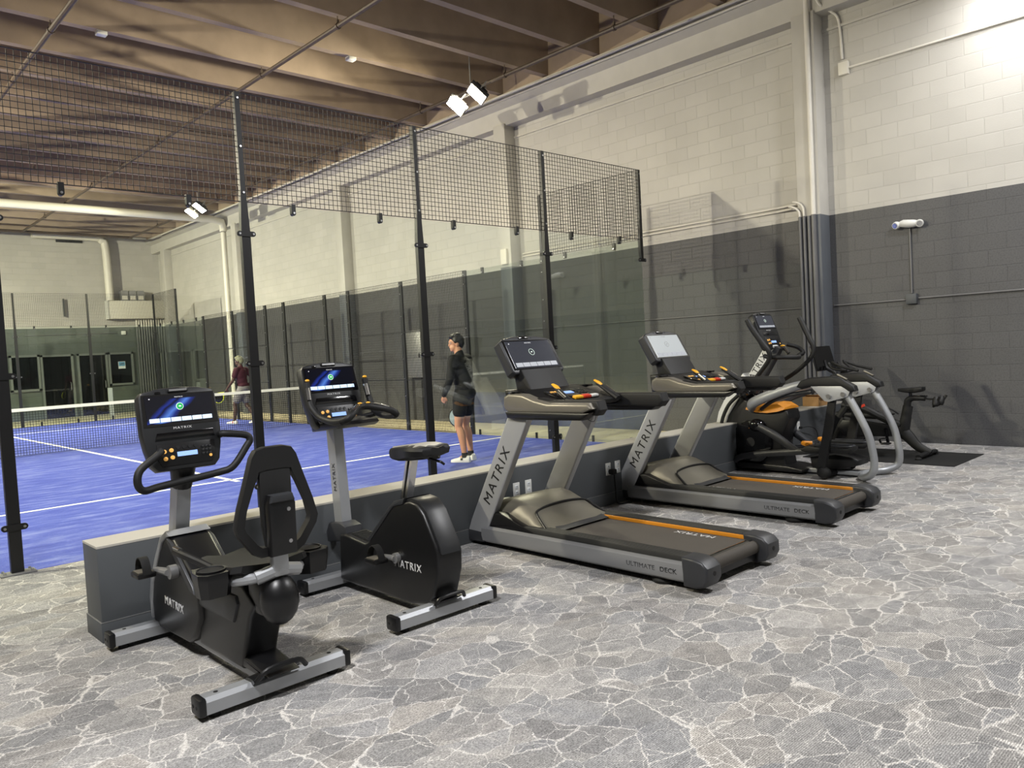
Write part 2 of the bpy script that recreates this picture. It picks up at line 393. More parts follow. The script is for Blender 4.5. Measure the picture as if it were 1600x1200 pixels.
def display(name, lit, body=(9, 11, 24)):
    m, nt, b, tc = newmat(name); L = nt.links.new
    b.inputs['Base Color'].default_value = lin((8, 8, 10)); b.inputs['Roughness'].default_value = .09
    sx = nt.nodes.new('ShaderNodeSeparateXYZ'); L(tc.outputs['UV'], sx.inputs[0])
    nz = nn(nt, 'TexNoise', Scale=2.0, Detail=1.0); L(tc.outputs['UV'], nz.inputs['Vector'])
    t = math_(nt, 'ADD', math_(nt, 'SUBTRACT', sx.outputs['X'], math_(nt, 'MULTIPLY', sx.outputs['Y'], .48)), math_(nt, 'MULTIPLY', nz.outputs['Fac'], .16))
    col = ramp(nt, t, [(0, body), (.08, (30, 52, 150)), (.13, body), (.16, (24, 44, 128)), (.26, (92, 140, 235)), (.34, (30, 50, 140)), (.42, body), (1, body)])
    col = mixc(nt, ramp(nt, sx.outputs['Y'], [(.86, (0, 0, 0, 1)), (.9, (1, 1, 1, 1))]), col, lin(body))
    L(col, b.inputs['Emission Color']); b.inputs['Emission Strength'].default_value = lit
display('display_lit', .85)
mat('display_dim', (26, 27, 30), .09, emit=(66, 68, 76), estr=.8); mat('display_glare', (40, 41, 42), .09, emit=(196, 202, 204), estr=.85)  # second treadmill's screen glows pale to imitate a bright reflection on its glass
mat('screen_off', (10, 10, 11), .08)
M_ = MATS

# ------------------------------------------------------------------ the setting
XW, XL, YB, YF = 1.6, -20.0, -11.0, 23.8
ZS, ZT = 6.40, 7.15        # underside of the ceiling stems, of the slab between them
def slab(name, lo, hi, m, **kw):
    b = MB(); b.box([(a+c)/2 for a, c in zip(lo, hi)], [c-a for a, c in zip(lo, hi)])
    return struct(b.build(name, m))
slab('floor', (XL, YB, -.12), (XW, -.0, 0), M_['carpet'])
slab('court_turf', (-10, 0, -.12), (0, 20, .002), M_['blue_turf'])
slab('floor_slab', (0, 0, -.12), (XW, YF, 0), M_['tan_slab']); slab('floor_slab', (-10, 20, -.12), (0, YF, 0), M_['tan_slab'])
slab('floor_slab', (XL, 0, -.12), (-10, YF, 0), M_['tan_slab'])
slab('wall_right', (XW, YB, 0), (XW+.2, YF+.2, 7.4), M_['block_right'])
slab('wall_far', (XL, YF, 0), (XW, YF+.2, 7.4), M_['block_far'])
slab('wall_left', (XL-.2, YB, 0), (XL, YF, 7.4), M_['block_right'])
slab('wall_back', (XL, YB-.2, 0), (XW, YB, 7.4), M_['block_far'])
b = MB(); b.box(((XL+XW)/2, (YB+YF)/2, ZT+.1), (XW-XL, YF-YB, .2))
y = .46
ys = [y+1.2*i for i in range(-9, 20)]
for yy in ys:          # tapered stems of the precast roof
    b.prism([(yy-.065, ZS), (yy+.065, ZS), (yy+.105, ZT+.02), (yy-.105, ZT+.02)], XL, 1.22, 'x')
b.box((1.41, (YB+YF)/2, (ZS+ZT)/2-.01), (.38, YF-YB, ZT-ZS)); struct(b.build('ceiling', M_['concrete']))
b = MB()               # bearing ledge along the right wall
b.prism([(1.18, ZS-.02), (1.6, ZS-.02), (1.6, 5.86), (1.36, 5.86), (1.36, 6.18), (1.18, 6.24)], YB, YF, 'y')
struct(b.build('trim_1', M_['pier_paint']))
b = MB(); b.box((1.585, (YB+YF)/2, 5.66), (.03, YF-YB, .035)); struct(b.build('trim_2', M_['pier_paint']))
for yc in (-8.05, -1.90, 4.28, 10.38, 16.5, 22.6):
    b = MB(); b.box((1.46, yc, 2.945), (.28, .32, 5.89), bev=.006); struct(b.build('wall_pier', M_['pier_paint']))
# knee wall between the gym and the court
b = MB(); b.box(((-8.02+XW)/2, -2.09, .2625), (XW+8.02, .27, .525), bev=.004); struct(b.build('wall_knee', M_['knee_paint']))
b = MB(); b.box(((-8.02+XW)/2, -2.09, .531), (XW+8.02, .272, .012)); struct(b.build('trim_3', M_['pale_sill']))
b = MB(); b.box(((-8.026+XW)/2, -2.09, .055), (XW+8.026, .286, .11), bev=.003); struct(b.build('baseboard_knee', M_['knee_paint']))
b = MB(); b.box(((-8.026+XW)/2, -2.09, .112), (XW+8.026, .288, .004)); struct(b.build('trim_4', M_['galv']))
# painted court lines
def line(x0, y0, x1, y1):
    b = MB(); b.box(((x0+x1)/2, (y0+y1)/2, .003), (abs(x1-x0), abs(y1-y0), .004)); struct(b.build('court_line', M_['line_white']))
line(-10, 3.02, 0, 3.08); line(-10, 16.92, 0, 16.98); line(-5.03, 2.82, -4.97, 17.18)
# far wall shop fronts: frames, panes, doors and what stands in them
def front(x0, x1, z0, z1, nm, pane, name):
    b = MB(); t = .07
    for (c, d) in (((x0+t/2, YF-.05, (z0+z1)/2), (t, .1, z1-z0)), ((x1-t/2, YF-.05, (z0+z1)/2), (t, .1, z1-z0)), (((x0+x1)/2, YF-.05, z1-t/2), (x1-x0, .1, t))): b.box(c, d)
    if z0 > .2: b.box(((x0+x1)/2, YF-.05, z0+t/2), (x1-x0, .1, t))
    f = struct(b.build(name, M_['frame_grey']))
    b = MB(); b.box(((x0+x1)/2, YF-.03, (z0+z1)/2), (x1-x0-.1, .02, z1-z0-.06)); o = b.build('pane', M_['dark_pane'], f)
    b = MB(); b.box(((x0+x1)/2, YF-.008, (z0+z1)/2), (x1-x0-.02, .012, z1-z0-.02)); b.build('backing', M_['door_dark'], f)
    return f
front(-3.52, -2.62, 1.0, 2.24, 1, 1, 'window_1')
d1 = front(-2.60, -1.58, 0.0, 2.22, 1, 1, 'door_1'); d2 = front(-1.46, -.46, 0, 2.22, 1, 1, 'door_2')
front(-.44, .42, 1.02, 2.22, 1, 1, 'window_2')
for d, x in ((d1, -1.72), (d2, -.60)):
    b = MB(); b.tube([(x, YF-.10, .95), (x, YF-.16, .98), (x, YF-.16, 1.2), (x, YF-.10, 1.23)], .014); b.build('door_handle', M_['bolt_steel'], d)

# ------------------------------------------------------------------ padel court enclosure
BS = M_['black_steel']
def post(root, x, y, z1, ax, taper=True, w=.085):
    """black tube post, narrower above the glass; ax = direction of the fence run"""
    b = MB(); d = .05
    def bx(z0, z1_, k):
        s_ = (k, d, z1_-z0) if ax == 'x' else (d, k, z1_-z0)
        b.box((x, y, (z0+z1_)/2), s_, bev=.006, seg=1)
    if taper:
        k0 = w/2; k1 = .024
        P = lambda k, z: [(x+sx*(k if ax == 'x' else d/2), y+sy*(d/2 if ax == 'x' else k), z) for sx, sy in ((-1, -1), (1, -1), (1, 1), (-1, 1))]
        b.poly([P(k0, 0), P(k0, 2.72), P(k1, 3.12), P(k1, z1)])
    else: bx(0, z1, w*.8)
    return b.build('post', BS, root)
SHARED = {}
def bolt(parent, p, d, h=.012, r=.010):
    """one hexagonal bolt head, mesh shared between all of its size"""
    k = (d, h, r)
    if k not in SHARED:
        b = MB(); b.cyl((0, 0, 0), Vector(d)*h, r, n=8); me = b.mesh('bolt'); me.materials.append(M_['bolt_steel']); SHARED[k] = me
    o = bpy.data.objects.new('bolt', SHARED[k]); C.objects.link(o); o.parent = parent; o.location = Vector(p)-root_loc(parent)
def bolts(root, pts, ax):
    for p in pts: bolt(root, p, (0, -1, 0) if ax == 'x' else (-1, 0, 0))
def clip_v(root, x, y, z, ax):
    """pill shaped tab below the mesh holding the glass edge, with one steel bolt"""
    b = MB(); n = 8
    pts = [(.022*math.cos(a), .022*math.sin(a)-.055) for a in [PI+PI*i/n for i in range(n+1)]]+[(.022, .03), (-.022, .03)]
    if ax == 'x': b.M = Matrix.Translation((x, y, z)); b.prism(pts, -.02, .02, 'y')
    else: b.M = Matrix.Translation((x, y, z)); b.prism(pts, -.02, .02, 'x')
    o = b.build('glass_clip', BS, root)
    d = (0, -1, 0) if ax == 'x' else (-1, 0, 0)
    bolt(o, (x+d[0]*.018, y+d[1]*.018, z-.052), d)
def clip_h(root, x, y, z, ax):
    b = MB(); n = 8; k = .065; r = .024
    pts = [(k+r*math.cos(a), r*math.sin(a)) for a in [-PI/2+PI*i/n for i in range(n+1)]]+[(-k+r*math.cos(a), r*math.sin(a)) for a in [PI/2+PI*i/n for i in range(n+1)]]
    if ax == 'x': b.M = Matrix.Translation((x, y-.031, z)); b.prism(pts, -.007, .007, 'y')
    else: b.M = Matrix.Translation((x-.031, y, z)); b.prism(pts, -.007, .007, 'x')
    o = b.build('glass_clip', BS, root)
    d = Vector((0, -1, 0)) if ax == 'x' else Vector((-1, 0, 0)); u = Vector((1, 0, 0)) if ax == 'x' else Vector((0, 1, 0))
    for s_ in (-1, 1): bolt(o, Vector((x, y, z))+u*s_*k+d*.036, tuple(d))
def pane(root, lo, hi):
    b = MB(); b.box([(a+c)/2 for a, c in zip(lo, hi)], [c-a for a, c in zip(lo, hi)]); return b.build('glass_panel', M_['court_glass'], root)
WB = M_['wire_black']
def mesh_panel(root, o, u, v, lu, lv, du=.05, dv=.05, r=.0024):
    b = MB(); grid(b, o, u, v, lu, lv, du, dv, r); return b.build('mesh_panel', WB, root)
# near end: posts two metres apart, glass to 3 m, welded mesh above
nf = thing('court_fence', 'tall glass and black mesh fence right behind the low wall, near end of the court', 'fence', (-5, 0, 0))
for x in (0, -2, -4, -6, -8, -10):
    if x:
        p_ = post(nf, x, 0, 4, 'x'); bolts(p_, [(x, -.026, z) for z in (3.08, 3.5, 3.94)], 'x')
        for z in (.36, 1.505, 2.70): clip_h(nf, x, 0, z, 'x')
        b = MB(); b.box((x, 0, .008), (.24, .13, .012), bev=.002); bp_ = b.build('base_plate', M_['galv'], nf)
        for sx in (-.09, .09):
            for sy in (-.04, .04): bolt(bp_, (x+sx, sy, .012), (0, 0, 1), .016, .011)
b = MB()          # corner post: short bracket from the mesh down to the first clamp only
b.poly([[(x, y, z) for x, y in ((-.02-k, -.02), (.02, -.02), (.02, .02+k), (-.02-k, .02))] for z, k in ((2.70, .0), (2.80, .02), (3.05, .03), (3.3, .006), (4, 0))])
p_ = b.build('post', BS, nf); bolts(p_, [(-.0, -.02, z) for z in (3.03, 3.5, 3.94)], 'x'); clip_h(nf, -.03, 0, 2.70, 'x')
for i in range(5):
    x = -2*i
    pane(nf, (x-1.994, -.006, .01), (x-.006, .006, 2.985)); mesh_panel(nf, (x-2, 0, 3.0), (1, 0, 0), (0, 0, 1), 2.0, 1.0)
    for q in (.5, 1.5): clip_v(nf, x-q, 0, 2.985, 'x')
# right side: glass for four metres at each end, mesh to 3 m between, mesh on top of the corner bays
sf = thing('court_fence', 'long black mesh side fence of the court along the right block wall', 'fence', (0, 10, 0))
for y, z1 in ((2, 4), (4, 3), (6, 3), (8, 3), (9, 3), (11, 3), (12, 3), (14, 3), (16, 3), (18, 4)):
    p_ = post(sf, 0, y, z1, 'y', taper=z1 > 3, w=.11)
    bolts(p_, [(-.026, y, z) for z in (.15, .7, 1.05, 1.45, 1.95, 2.3, 2.75, 2.93)], 'y')
for y0, y1 in ((4, 6), (6, 8), (9, 11), (12, 14), (14, 16)):
    mesh_panel(sf, (0, y0, .02), (0, 1, 0), (0, 0, 1), y1-y0, 2.98, r=.0022)
for y0, y1 in ((8, 9), (11, 12)): mesh_panel(sf, (0, y0, .02), (0, 1, 0), (0, 0, 1), 1, 2.98, r=.0022)
for y0, y1 in ((4, 8), (9, 11), (12, 16)):
    for z in (1.02, 1.98): b = MB(); b.box((0.0, (y0+y1)/2, z), (.018, y1-y0, .018)); b.build('cross_rail', BS, sf)
for y0 in (0, 2, 16, 18):
    pane(sf, (-.006, y0+.008, .01), (.006, y0+1.992, 2.985))
    for q in (.5, 1.5): clip_v(sf, 0, y0+q, 2.985 if y0 in (0, 18) else 2.97, 'y')
    for q in (.35, 1.1, 1.8): b = MB(); b.tube([(0, y0+q, 0), (0, y0+q, .10)], .022, n=8); b.build('floor_stud', BS, sf)
for y0 in (0, 18): mesh_panel(sf, (0, y0, 3.0), (0, 1, 0), (0, 0, 1), 2, 1)
# far end, same as the near one
ff = thing('court_fence', 'far end fence of the court, in front of the dark shop fronts', 'fence', (-5, 20, 0))
for x in (0, -2, -4, -6, -8, -10):
    post(ff, x, 20, 4, 'x', w=.075)
    for z in (1.5, 2.7): clip_h(ff, x, 20, z, 'x')
for i in range(5):
    x = -2*i
    pane(ff, (x-1.994, 19.994, .01), (x-.006, 20.006, 2.985)); mesh_panel(ff, (x-2, 20, 3.0), (1, 0, 0), (0, 0, 1), 2, 1, r=.0022)
    for q in (.5, 1.5): clip_v(ff, x-q, 20, 2.985, 'x')
    for q in (.5, 1.5): b = MB(); b.box((x-q, 19.98, .06), (.05, .05, .12)); b.build('floor_stud', BS, ff)
# net
nt_ = thing('court_net', 'dark cord net with white top tape stretched across the middle of the blue court', 'net', (-5, 10, 0))
b = MB(); grid(b, (-9.95, 10, .03), (1, 0, 0), (0, 0, 1), 9.9, .85, .048, .048, .0030, edge=False); b.build('netting', M_['net_cord'], nt_)
b = MB(); b.box((-5, 10, .885), (9.9, .014, .06)); b.build('top_tape', M_['net_tape'], nt_)
for x in (-.05, -9.95):
    b = MB(); b.cyl((x, 10, 0), (x, 10, .96), .035); b.build('net_post', BS, nt_)

# ------------------------------------------------------------------ ceiling services and lamps
def pipe(name, pts, r, m, label, cat, hang=None, group=None, sm=0, n=10):
    t = thing(name, label, cat, pts[0], group)
    b = MB(); b.tube(pts, r, n=n, sm=sm); b.build('pipe', m, t)
    if hang:
        x, z, y0, y1, st = hang
        k = 0; y = y0
        while y < y1:
            b = MB(); b.cyl((x, y, z), (x, y, ZS+.02), .007, n=6); b.cyl((x, y-.02, z), (x, y+.02, z), r+.012, n=10); b.box((x, y, z+r+.03), (.03, .03, .05)); b.build('hanger', M_['pipe_brown'], t)
            y += st
    return t
PB, DW = M_['pipe_brown'], M_['duct_white']
pipe('sprinkler_pipe', [(-3.06, -8, 6.26), (-3.06, 22.4, 6.26)], .035, PB, 'long brown sprinkler pipe under the ceiling beams, the middle one of three', 'pipe', (-3.06, 6.26, -1.94, 22, 2.4))
pipe('sprinkler_pipe', [(-6.15, -8, 6.26), (-6.15, 22.4, 6.26)], .038, PB, 'brown sprinkler pipe crossing the top left corner of the view', 'pipe', (-6.15, 6.26, -1.94, 22, 2.4))
pipe('sprinkler_pipe', [(.2, -8, 6.22), (.2, 22.4, 6.22)], .034, PB, 'brown sprinkler pipe nearest the right block wall, passing the bright flood lamps', 'pipe', (.2, 6.22, -1.94, 22, 2.4))
pipe('sprinkler_branch', [(-12, 22.5, 6.26), (.3, 22.5, 6.24)], .045, PB, 'dark cross main pipe high under the far end of the ceiling', 'pipe')
for i, (x, y) in enumerate(((-1.9, 8.86), (-1.75, 14.86), (-4.6, 13.66))):
    pipe('sprinkler_branch', [(x-1.0, y, 6.25), (x+1.0, y+.01, 6.27)], .016, PB, ['thin branch pipe between the middle and right sprinkler pipes, above the mesh', 'thin branch pipe beside the far flood lamp', 'thin branch pipe left of the middle sprinkler pipe near the far end'][i], 'pipe', (x, 6.26, y, y+.5, 2))
pipe('air_duct', [(-14, 16.9, 6.06), (.9, 16.95, 6.06), (1.2, 17.0, 6.0), (1.28, 17.1, 5.86), (1.28, 17.1, 5.72)], .11, DW, 'round white duct running across the ceiling over the far half of the court', 'duct', n=18)
pipe('drain_pipe', [(1.28, 17.1, 5.7), (1.28, 17.1, .3), (1.28, 17.1, .02)], .085, DW, 'white vertical drain pipe down the right wall beyond the court posts', 'pipe', n=14)
pipe('air_duct', [(-2.6, YF-.25, 6.34), (-.75, YF-.25, 6.34), (-.42, YF-.25, 6.25), (-.30, YF-.25, 5.95), (-.27, YF-.25, 4.1)], .13, DW, 'white duct with an elbow going down the far wall to the trunking box', 'duct', sm=4, n=18)
for k, (x, z, r, lb) in enumerate(((1.155, 6.33, .022, 'upper of two thin white conduits along the ledge of the right wall'), (1.155, 6.26, .018, 'lower of two thin white conduits along the ledge of the right wall'))):
    pts = [(x-.01*math.sin(i*1.7+k), -8+i*2.0, z+.012*math.sin(i*2.3+k)) for i in range(16)]
    pipe('conduit', pts, r, DW, lb, 'conduit', sm=3, group=None)
def flood(loc, tgt, label, heads=1):
    loc, tgt = Vector(loc), Vector(tgt); d = (tgt-loc).normalized()
    t = thing('flood_light', label, 'lamp', loc)
    for k in range(heads):
        p = loc-d*.05+Vector((0, (k-(heads-1)/2)*.56, -.06*k))
        u = Vector((0, 0, 1)).cross(d).normalized(); v = d.cross(u); M = Matrix((u, v, d)).transposed().to_4x4(); M.translation = p
        b = MB(M); b.box((0, 0, -.045), (.42, .36, .07), bev=.012)
        for i in range(7): b.box((-.135+.045*i, 0, -.10), (.012, .24, .05))
        h = b.build('lamp_head', M_['flood_shell'], t)
        b = MB(M); b.box((0, 0, -.006), (.38, .32, .008)); b.build('lens', M_['flood_lens'], h)
        b = MB(M); b.tube([(-.23, 0, -.05), (-.23, 0, -.2), (.23, 0, -.2), (.23, 0, -.05)], .012, n=6); b.build('yoke', M_['galv'], h)
    b = MB(); b.cyl(loc+Vector((0, 0, .1))-d*.2, (loc.x-d.x*.2, loc.y-d.y*.2, ZT+.02), .012, n=8); b.box((loc.x-d.x*.2, loc.y, loc.z+.13), (.04, .9, .04)); b.build('hanger', M_['galv'], t)
    return t
flood(LAMPS[0][1], LAMPS[0][2], 'bright pair of flood lamps near the right wall, above the near fence', 2)
flood(LAMPS[1][1], LAMPS[1][2], 'bright flood lamp under the ceiling at the far end of the court', 2)
flood(LAMPS[2][1], LAMPS[2][2], 'flood lamp over the near left corner of the court', 1)
flood(LAMPS[3][1], LAMPS[3][2], 'unseen flood lamp added over the left side of the court at the net', 1)
flood(LAMPS[4][1], LAMPS[4][2], 'flood lamp over the far left corner of the court', 1)
for i, (x, y, z, w) in enumerate(GYM):
    t = thing('high_bay_light', ['long white ceiling light close to the right wall', 'long white ceiling light over the open gym floor', 'long white ceiling light behind the bikes'][i], 'lamp', (x, y, z))
    b = MB(); b.box((x, y, z), (1.25, .36, .09), bev=.015); b.build('housing', M_['bay_shell'], t)
    b = MB(); b.box((x, y, z-.05), (1.18, .30, .012)); b.build('lens', M_['bay_lens'], t)
    for s_ in (-.5, .5): b = MB(); b.cyl((x+s_, y, z+.04), (x+s_, y, ZS+.02), .006, n=6); b.build('hanger', M_['galv'], t)
for x, y, lb in ((-2.1, 4.06, 'small white detector box under a ceiling beam left of the bright lamps'), (-5.5, 5.26, 'small white junction box under a ceiling beam in the upper left')):
    b = MB(); b.box((x, y, ZS-.03), (.14, .12, .06), bev=.01); tag(b.build('junction_box', M_['white_plastic']), lb, 'box')

# ------------------------------------------------------------------ right wall fittings
GC = M_['pipe_paint']
t = thing('emergency_light', 'white twin head emergency light high on the dark block wall', 'lamp', (1.56, -3.12, 2.85))
b = MB(); b.tube([(1.555, -3.0, 2.865), (1.535, -3.06, 2.865), (1.53, -3.12, 2.855), (1.535, -3.18, 2.85), (1.555, -3.24, 2.85)], [.035, .055, .058, .055, .035], n=14, flat=(1, .9)); b.build('body', M_['white_plastic'], t)
for y, z in ((-2.985, 2.865), (-3.245, 2.852)):
    b = MB(); b.lathe([(.02, .0), (.046, .02), (.05, .05), (.042, .075)], (1.57, y, z), (-1, .3 if y > -3.1 else -.3, -.25), n=16)
    h = b.build('lamp_head', M_['white_plastic'], t)
    b = MB(); b.lathe([(.001, .079), (.034, .078)], (1.57, y, z), (-1, .3 if y > -3.1 else -.3, -.25), n=16, caps=False); b.build('lens', M_['chrome'], h)
def conduit(pts, r, label, cat='conduit', group=None, sm=0):
    b = MB(); b.tube(pts, r, n=8, sm=sm); o = b.build('conduit', GC); return tag(o, label, cat, group)
conduit([(1.585, -3.118, 2.80), (1.585, -3.118, 1.96)], .012, 'thin grey conduit from the white emergency light down to the junction box')
conduit([(1.585, -3.20, 1.89), (1.585, -11, 1.89)], .012, 'thin grey conduit leading right from the junction box on the dark wall')
conduit([(1.585, -3.04, 1.88), (1.585, -2.09, 1.88)], .012, 'thin grey conduit between the pier and the junction box on the dark wall')
conduit([(1.585, -1.70, 1.88), (1.585, 4.1, 1.9)], .012, 'thin grey conduit crossing the dark wall behind the machines, left of the pier')
b = MB(); b.box((1.57, -3.118, 1.885), (.06, .13, .13), bev=.006); tag(b.build('junction_box', M_['knee_paint']), 'square grey junction box on the dark wall below the emergency light', 'box')
b = MB(); b.box((1.57, -2.345, 5.07), (.07, .13, .17), bev=.006); tag(b.build('junction_box', M_['duct_white']), 'white junction box high on the wall right of the pier', 'box')
conduit([(1.585, -2.40, 5.07), (1.585, -11, 5.02)], .016, 'white conduit running right along the pale upper wall from the junction box')
conduit([(1.25, -2.09, 6.2), (1.32, -2.14, 5.95), (1.50, -2.22, 5.86), (1.565, -2.30, 5.72), (1.57, -2.33, 5.2)], .017, 'bent white conduit dropping from the ledge to the upper junction box', sm=4)
for k, (y, z0, z1, r) in enumerate(((-1.98, .55, 6.15, .034), (-1.915, .55, 3.13, .026), (-1.845, .55, 3.13, .022), (-1.785, .55, 3.13, .02))):
    b = MB(); b.tube([(1.285, y, z0), (1.285, y, z1)], r, n=12); o = b.build('conduit', GC)
    tag(o, ['fat conduit running the full height of the pier by the machines', 'second conduit on the grey lower half of the pier, counted from the right', 'third conduit on the grey lower half of the pier, counted from the right', 'leftmost thin conduit on the grey lower half of the pier'][k], 'conduit', 'conduits on the pier')
for k, (y0, dz) in enumerate(((-1.845, 0), (-1.785, -.055))):
    pts = [(1.285, y0, 3.10+dz*.2), (1.285, y0+.02, 3.28+dz), (1.30, y0+.16, 3.36+dz), (1.565, y0+.5, 3.36+dz), (1.57, 1.5, 3.37+dz), (1.57, 4.05, 3.38+dz)]
    conduit(pts, .014, ['upper of two pale conduits bending off the pier along the white wall', 'lower of two pale conduits bending off the pier along the white wall'][k], sm=4)
b = MB(); b.box((1.30, 4.28, 3.34), (.08, .16, .30), bev=.008); tag(b.build('junction_box', M_['duct_white']), 'white box on the second pier where the pale conduits end', 'box')
t = thing('electrical_cabinet', 'pale grey electrical cabinet on the dark wall behind the player in black', 'cabinet', (1.55, 7.65, 1.0))
b = MB(); b.box((1.51, 7.65, 1.54), (.14, .66, 1.08), bev=.01); b.build('body', M_['galv'], t)
b = MB(); b.box((1.432, 7.65, 1.54), (.012, .60, 1.02), bev=.004); dd = b.build('door', M_['galv'], t)
b = MB(); b.box((1.42, 7.42, 1.5), (.02, .03, .1), bev=.004); b.build('handle', M_['black_plastic'], dd)
b = MB(); b.tube([(1.57, 7.55, 1.0), (1.57, 7.55, .02)], .03, n=8); tag(b.build('conduit', BS), 'dark conduit from the electrical cabinet down to the floor', 'conduit')

# ------------------------------------------------------------------ far wall fittings
t = thing('trunking_box', 'long white metal trunking box high on the far wall above the row of conduits', 'box', (.62, YF-.2, 3.42))
b = MB(); b.box((.62, YF-.18, 3.76), (2.02, .3, .66), bev=.015); b.build('body', M_['duct_white'], t)
b = MB(); b.box((-.385, YF-.19, 3.76), (.03, .32, .68)); b.build('end_cap', M_['white_plastic'], t)
for i in range(3):
    x = .22+.28*i; t = thing('metal_housing', ['left one of three grey housings in a row on top of the trunking box', 'middle one of three grey housings in a row on top of the trunking box', 'right one of three grey housings in a row on top of the trunking box'][i], 'box', (x, YF-.17, 4.09), 'housings on the trunking box')
    b = MB(); b.prism([(x-.125, 4.093), (x+.125, 4.093), (x+.125, 4.42), (x+.10, 4.46), (x-.10, 4.46), (x-.125, 4.42)], YF-.3, YF-.04, 'y'); b.build('body', M_['galv'], t)
    b = MB(); b.box((x, YF-.305, 4.2), (.18, .012, .14)); b.build('cover', M_['duct_white'], t)
for i in range(12):
    x = .62+.088*i; b = MB(); b.tube([(x, YF-.10, 3.42), (x, YF-.10, .02)], .028, n=8)
    tag(b.build('conduit', M_['pipe_paint']), 'vertical grey conduit in the close row under the trunking box on the far wall', 'conduit', 'row of conduits under the trunking box')
t = thing('vent_grille', 'small dark rectangular vent high on the far wall', 'vent', (-1.4, YF, 6.25))
b = MB(); b.box((-1.4, YF-.02, 6.25), (.84, .04, .2)); b.build('frame', M_['door_dark'], t)
for i in range(4): b = MB(); b.box((-1.4, YF-.045, 6.18+.045*i), (.78, .02, .012)); b.build('louvre', BS, t)
b = MB(); b.box((.16, YF-.04, 2.93), (.16, .06, .14), bev=.015); tag(b.build('emergency_light', M_['white_plastic']), 'small square white light over the right shop window of the far wall', 'lamp')
t = thing('exit_sign', 'small glowing red exit sign beside the far conduits', 'sign', (1.5, 23.3, 2.88))
b = MB(); b.box((1.585, 22.9, 2.88), (.04, .32, .2), bev=.01); b.build('housing', M_['white_plastic'], t)
text('lettering', 'EXIT', .15, M_['exit_red'], t, basis((1.562, 22.9, 2.88), (0, -1, 0), (0, 0, 1)), ext=.003)
t = thing('window_notice', 'square pale blue notice stuck on the right far window', 'notice', (.0, YF-.05, 1.75))
b = MB(); b.box((.02, YF-.045, 1.75), (.24, .006, .26)); b.build('sheet', M_['paper_white'], t)
b = MB(); b.box((.02, YF-.05, 1.79), (.21, .004, .15)); b.build('picture', M_['art_blue'], t)
b = MB(); b.prism([(-.05, 1.76), (.08, 1.79), (.10, 1.82), (-.02, 1.80)], YF-.056, YF-.052, 'y'); b.build('picture', M_['knee_paint'], t)
b = MB(); b.box((-1.42, 20.35, .5), (.12, .10, 1.0), bev=.01); tag(b.build('marker_post', M_['white_plastic']), 'short white post behind the far glass in front of the open doorway', 'post')
b = MB(); b.box((-1.75, YF-.10, 3.85), (.05, .05, .62)); tag(b.build('wall_bracket', M_['knee_paint']), 'thin dark upright bracket on the far wall behind the mesh', 'bracket')
conduit([(-3.0, YF-.03, 2.9), (-.05, YF-.03, 2.93)], .012, 'thin conduit across the far wall above the shop fronts')

# ------------------------------------------------------------------ gym machines
def uv_quad(name, M, x0, y0, x1, y1, w, m, parent):
    me = bpy.data.meshes.new(name); off = root_loc(parent)
    me.from_pydata([tuple(M @ Vector(p)-off) for p in ((x0, y0, w), (x1, y0, w), (x1, y1, w), (x0, y1, w), (x0, y0, w-.004), (x1, y0, w-.004), (x1, y1, w-.004), (x0, y1, w-.004))], [],
                   [(0, 1, 2, 3), (7, 6, 5, 4), (0, 4, 5, 1), (1, 5, 6, 2), (2, 6, 7, 3), (3, 7, 4, 0)])
    uv = me.uv_layers.new(name='UVMap')
    q = [(0, 0), (1, 0), (1, 1), (0, 1)]*2
    for l in me.loops: uv.data[l.index].uv = q[l.vertex_index]
    me.materials.append(m)
    o = bpy.data.objects.new(name, me); C.objects.link(o); o.parent = parent
    return o
def touch_screen(root, M, x0, y0, x1, y1, lit, glare=False):
    """glass screen with its start page: green start button, six menu tiles, word mark"""
    d = uv_quad('display', M, x0, y0, x1, y1, .004, M_['display_lit' if lit else 'display_dim'], root)
    w, h = x1-x0, y1-y0
    for i in range(6):
        b = MB(M); a = x0+w*(.035+.157*i)
        b.box((a+w*.0725, y0+h*.115, .005), (w*.145, h*.15, .002))
        t = b.build('menu_tile', M_['tile_lit' if lit else 'tile_dim'], d)
    b = MB(M); cx, cy = x0+w*.5, y0+h*.58; r = h*.115
    if lit:
        b.lathe([(r*1.15, 0), (r*1.15, .002)], (cx, cy, .004), (0, 0, 1), n=24)
        ic = b.build('icon', M_['icon_ring'], d)
        b = MB(M); b.lathe([(r*.98, .002), (r*.98, .0035)], (cx, cy, .004), (0, 0, 1), n=24); b.build('icon', M_['icon_green'], d)
        b = MB(M); b.box((cx, cy, .0085), (r*.7, r*.42, .001), bev=.0002); b.build('icon', M_['icon_ring'], d)
    else:
        b.tube([(cx+r*math.cos(a), cy+r*math.sin(a), .0045) for a in [2*PI*i/24 for i in range(24)]], .0014, n=5, closed=True)
        b.build('icon', M_['icon_ring'], d)
        b = MB(M); b.box((cx, cy, .005), (r*.5, r*.3, .001)); b.build('icon', M_['icon_ring'], d)
    text('lettering', 'MATRIX', h*.055, M_['ui_text'], d, M @ Matrix.Translation((cx, y1-h*.07, .0045)), ext=.0003, sp=1.2, sx=1.3)
    b = MB(M); b.box((x0+w*.07, y1-h*.09, .005), (w*.018, h*.03, .001)); b.build('icon', M_['ui_text'], d)
    return d
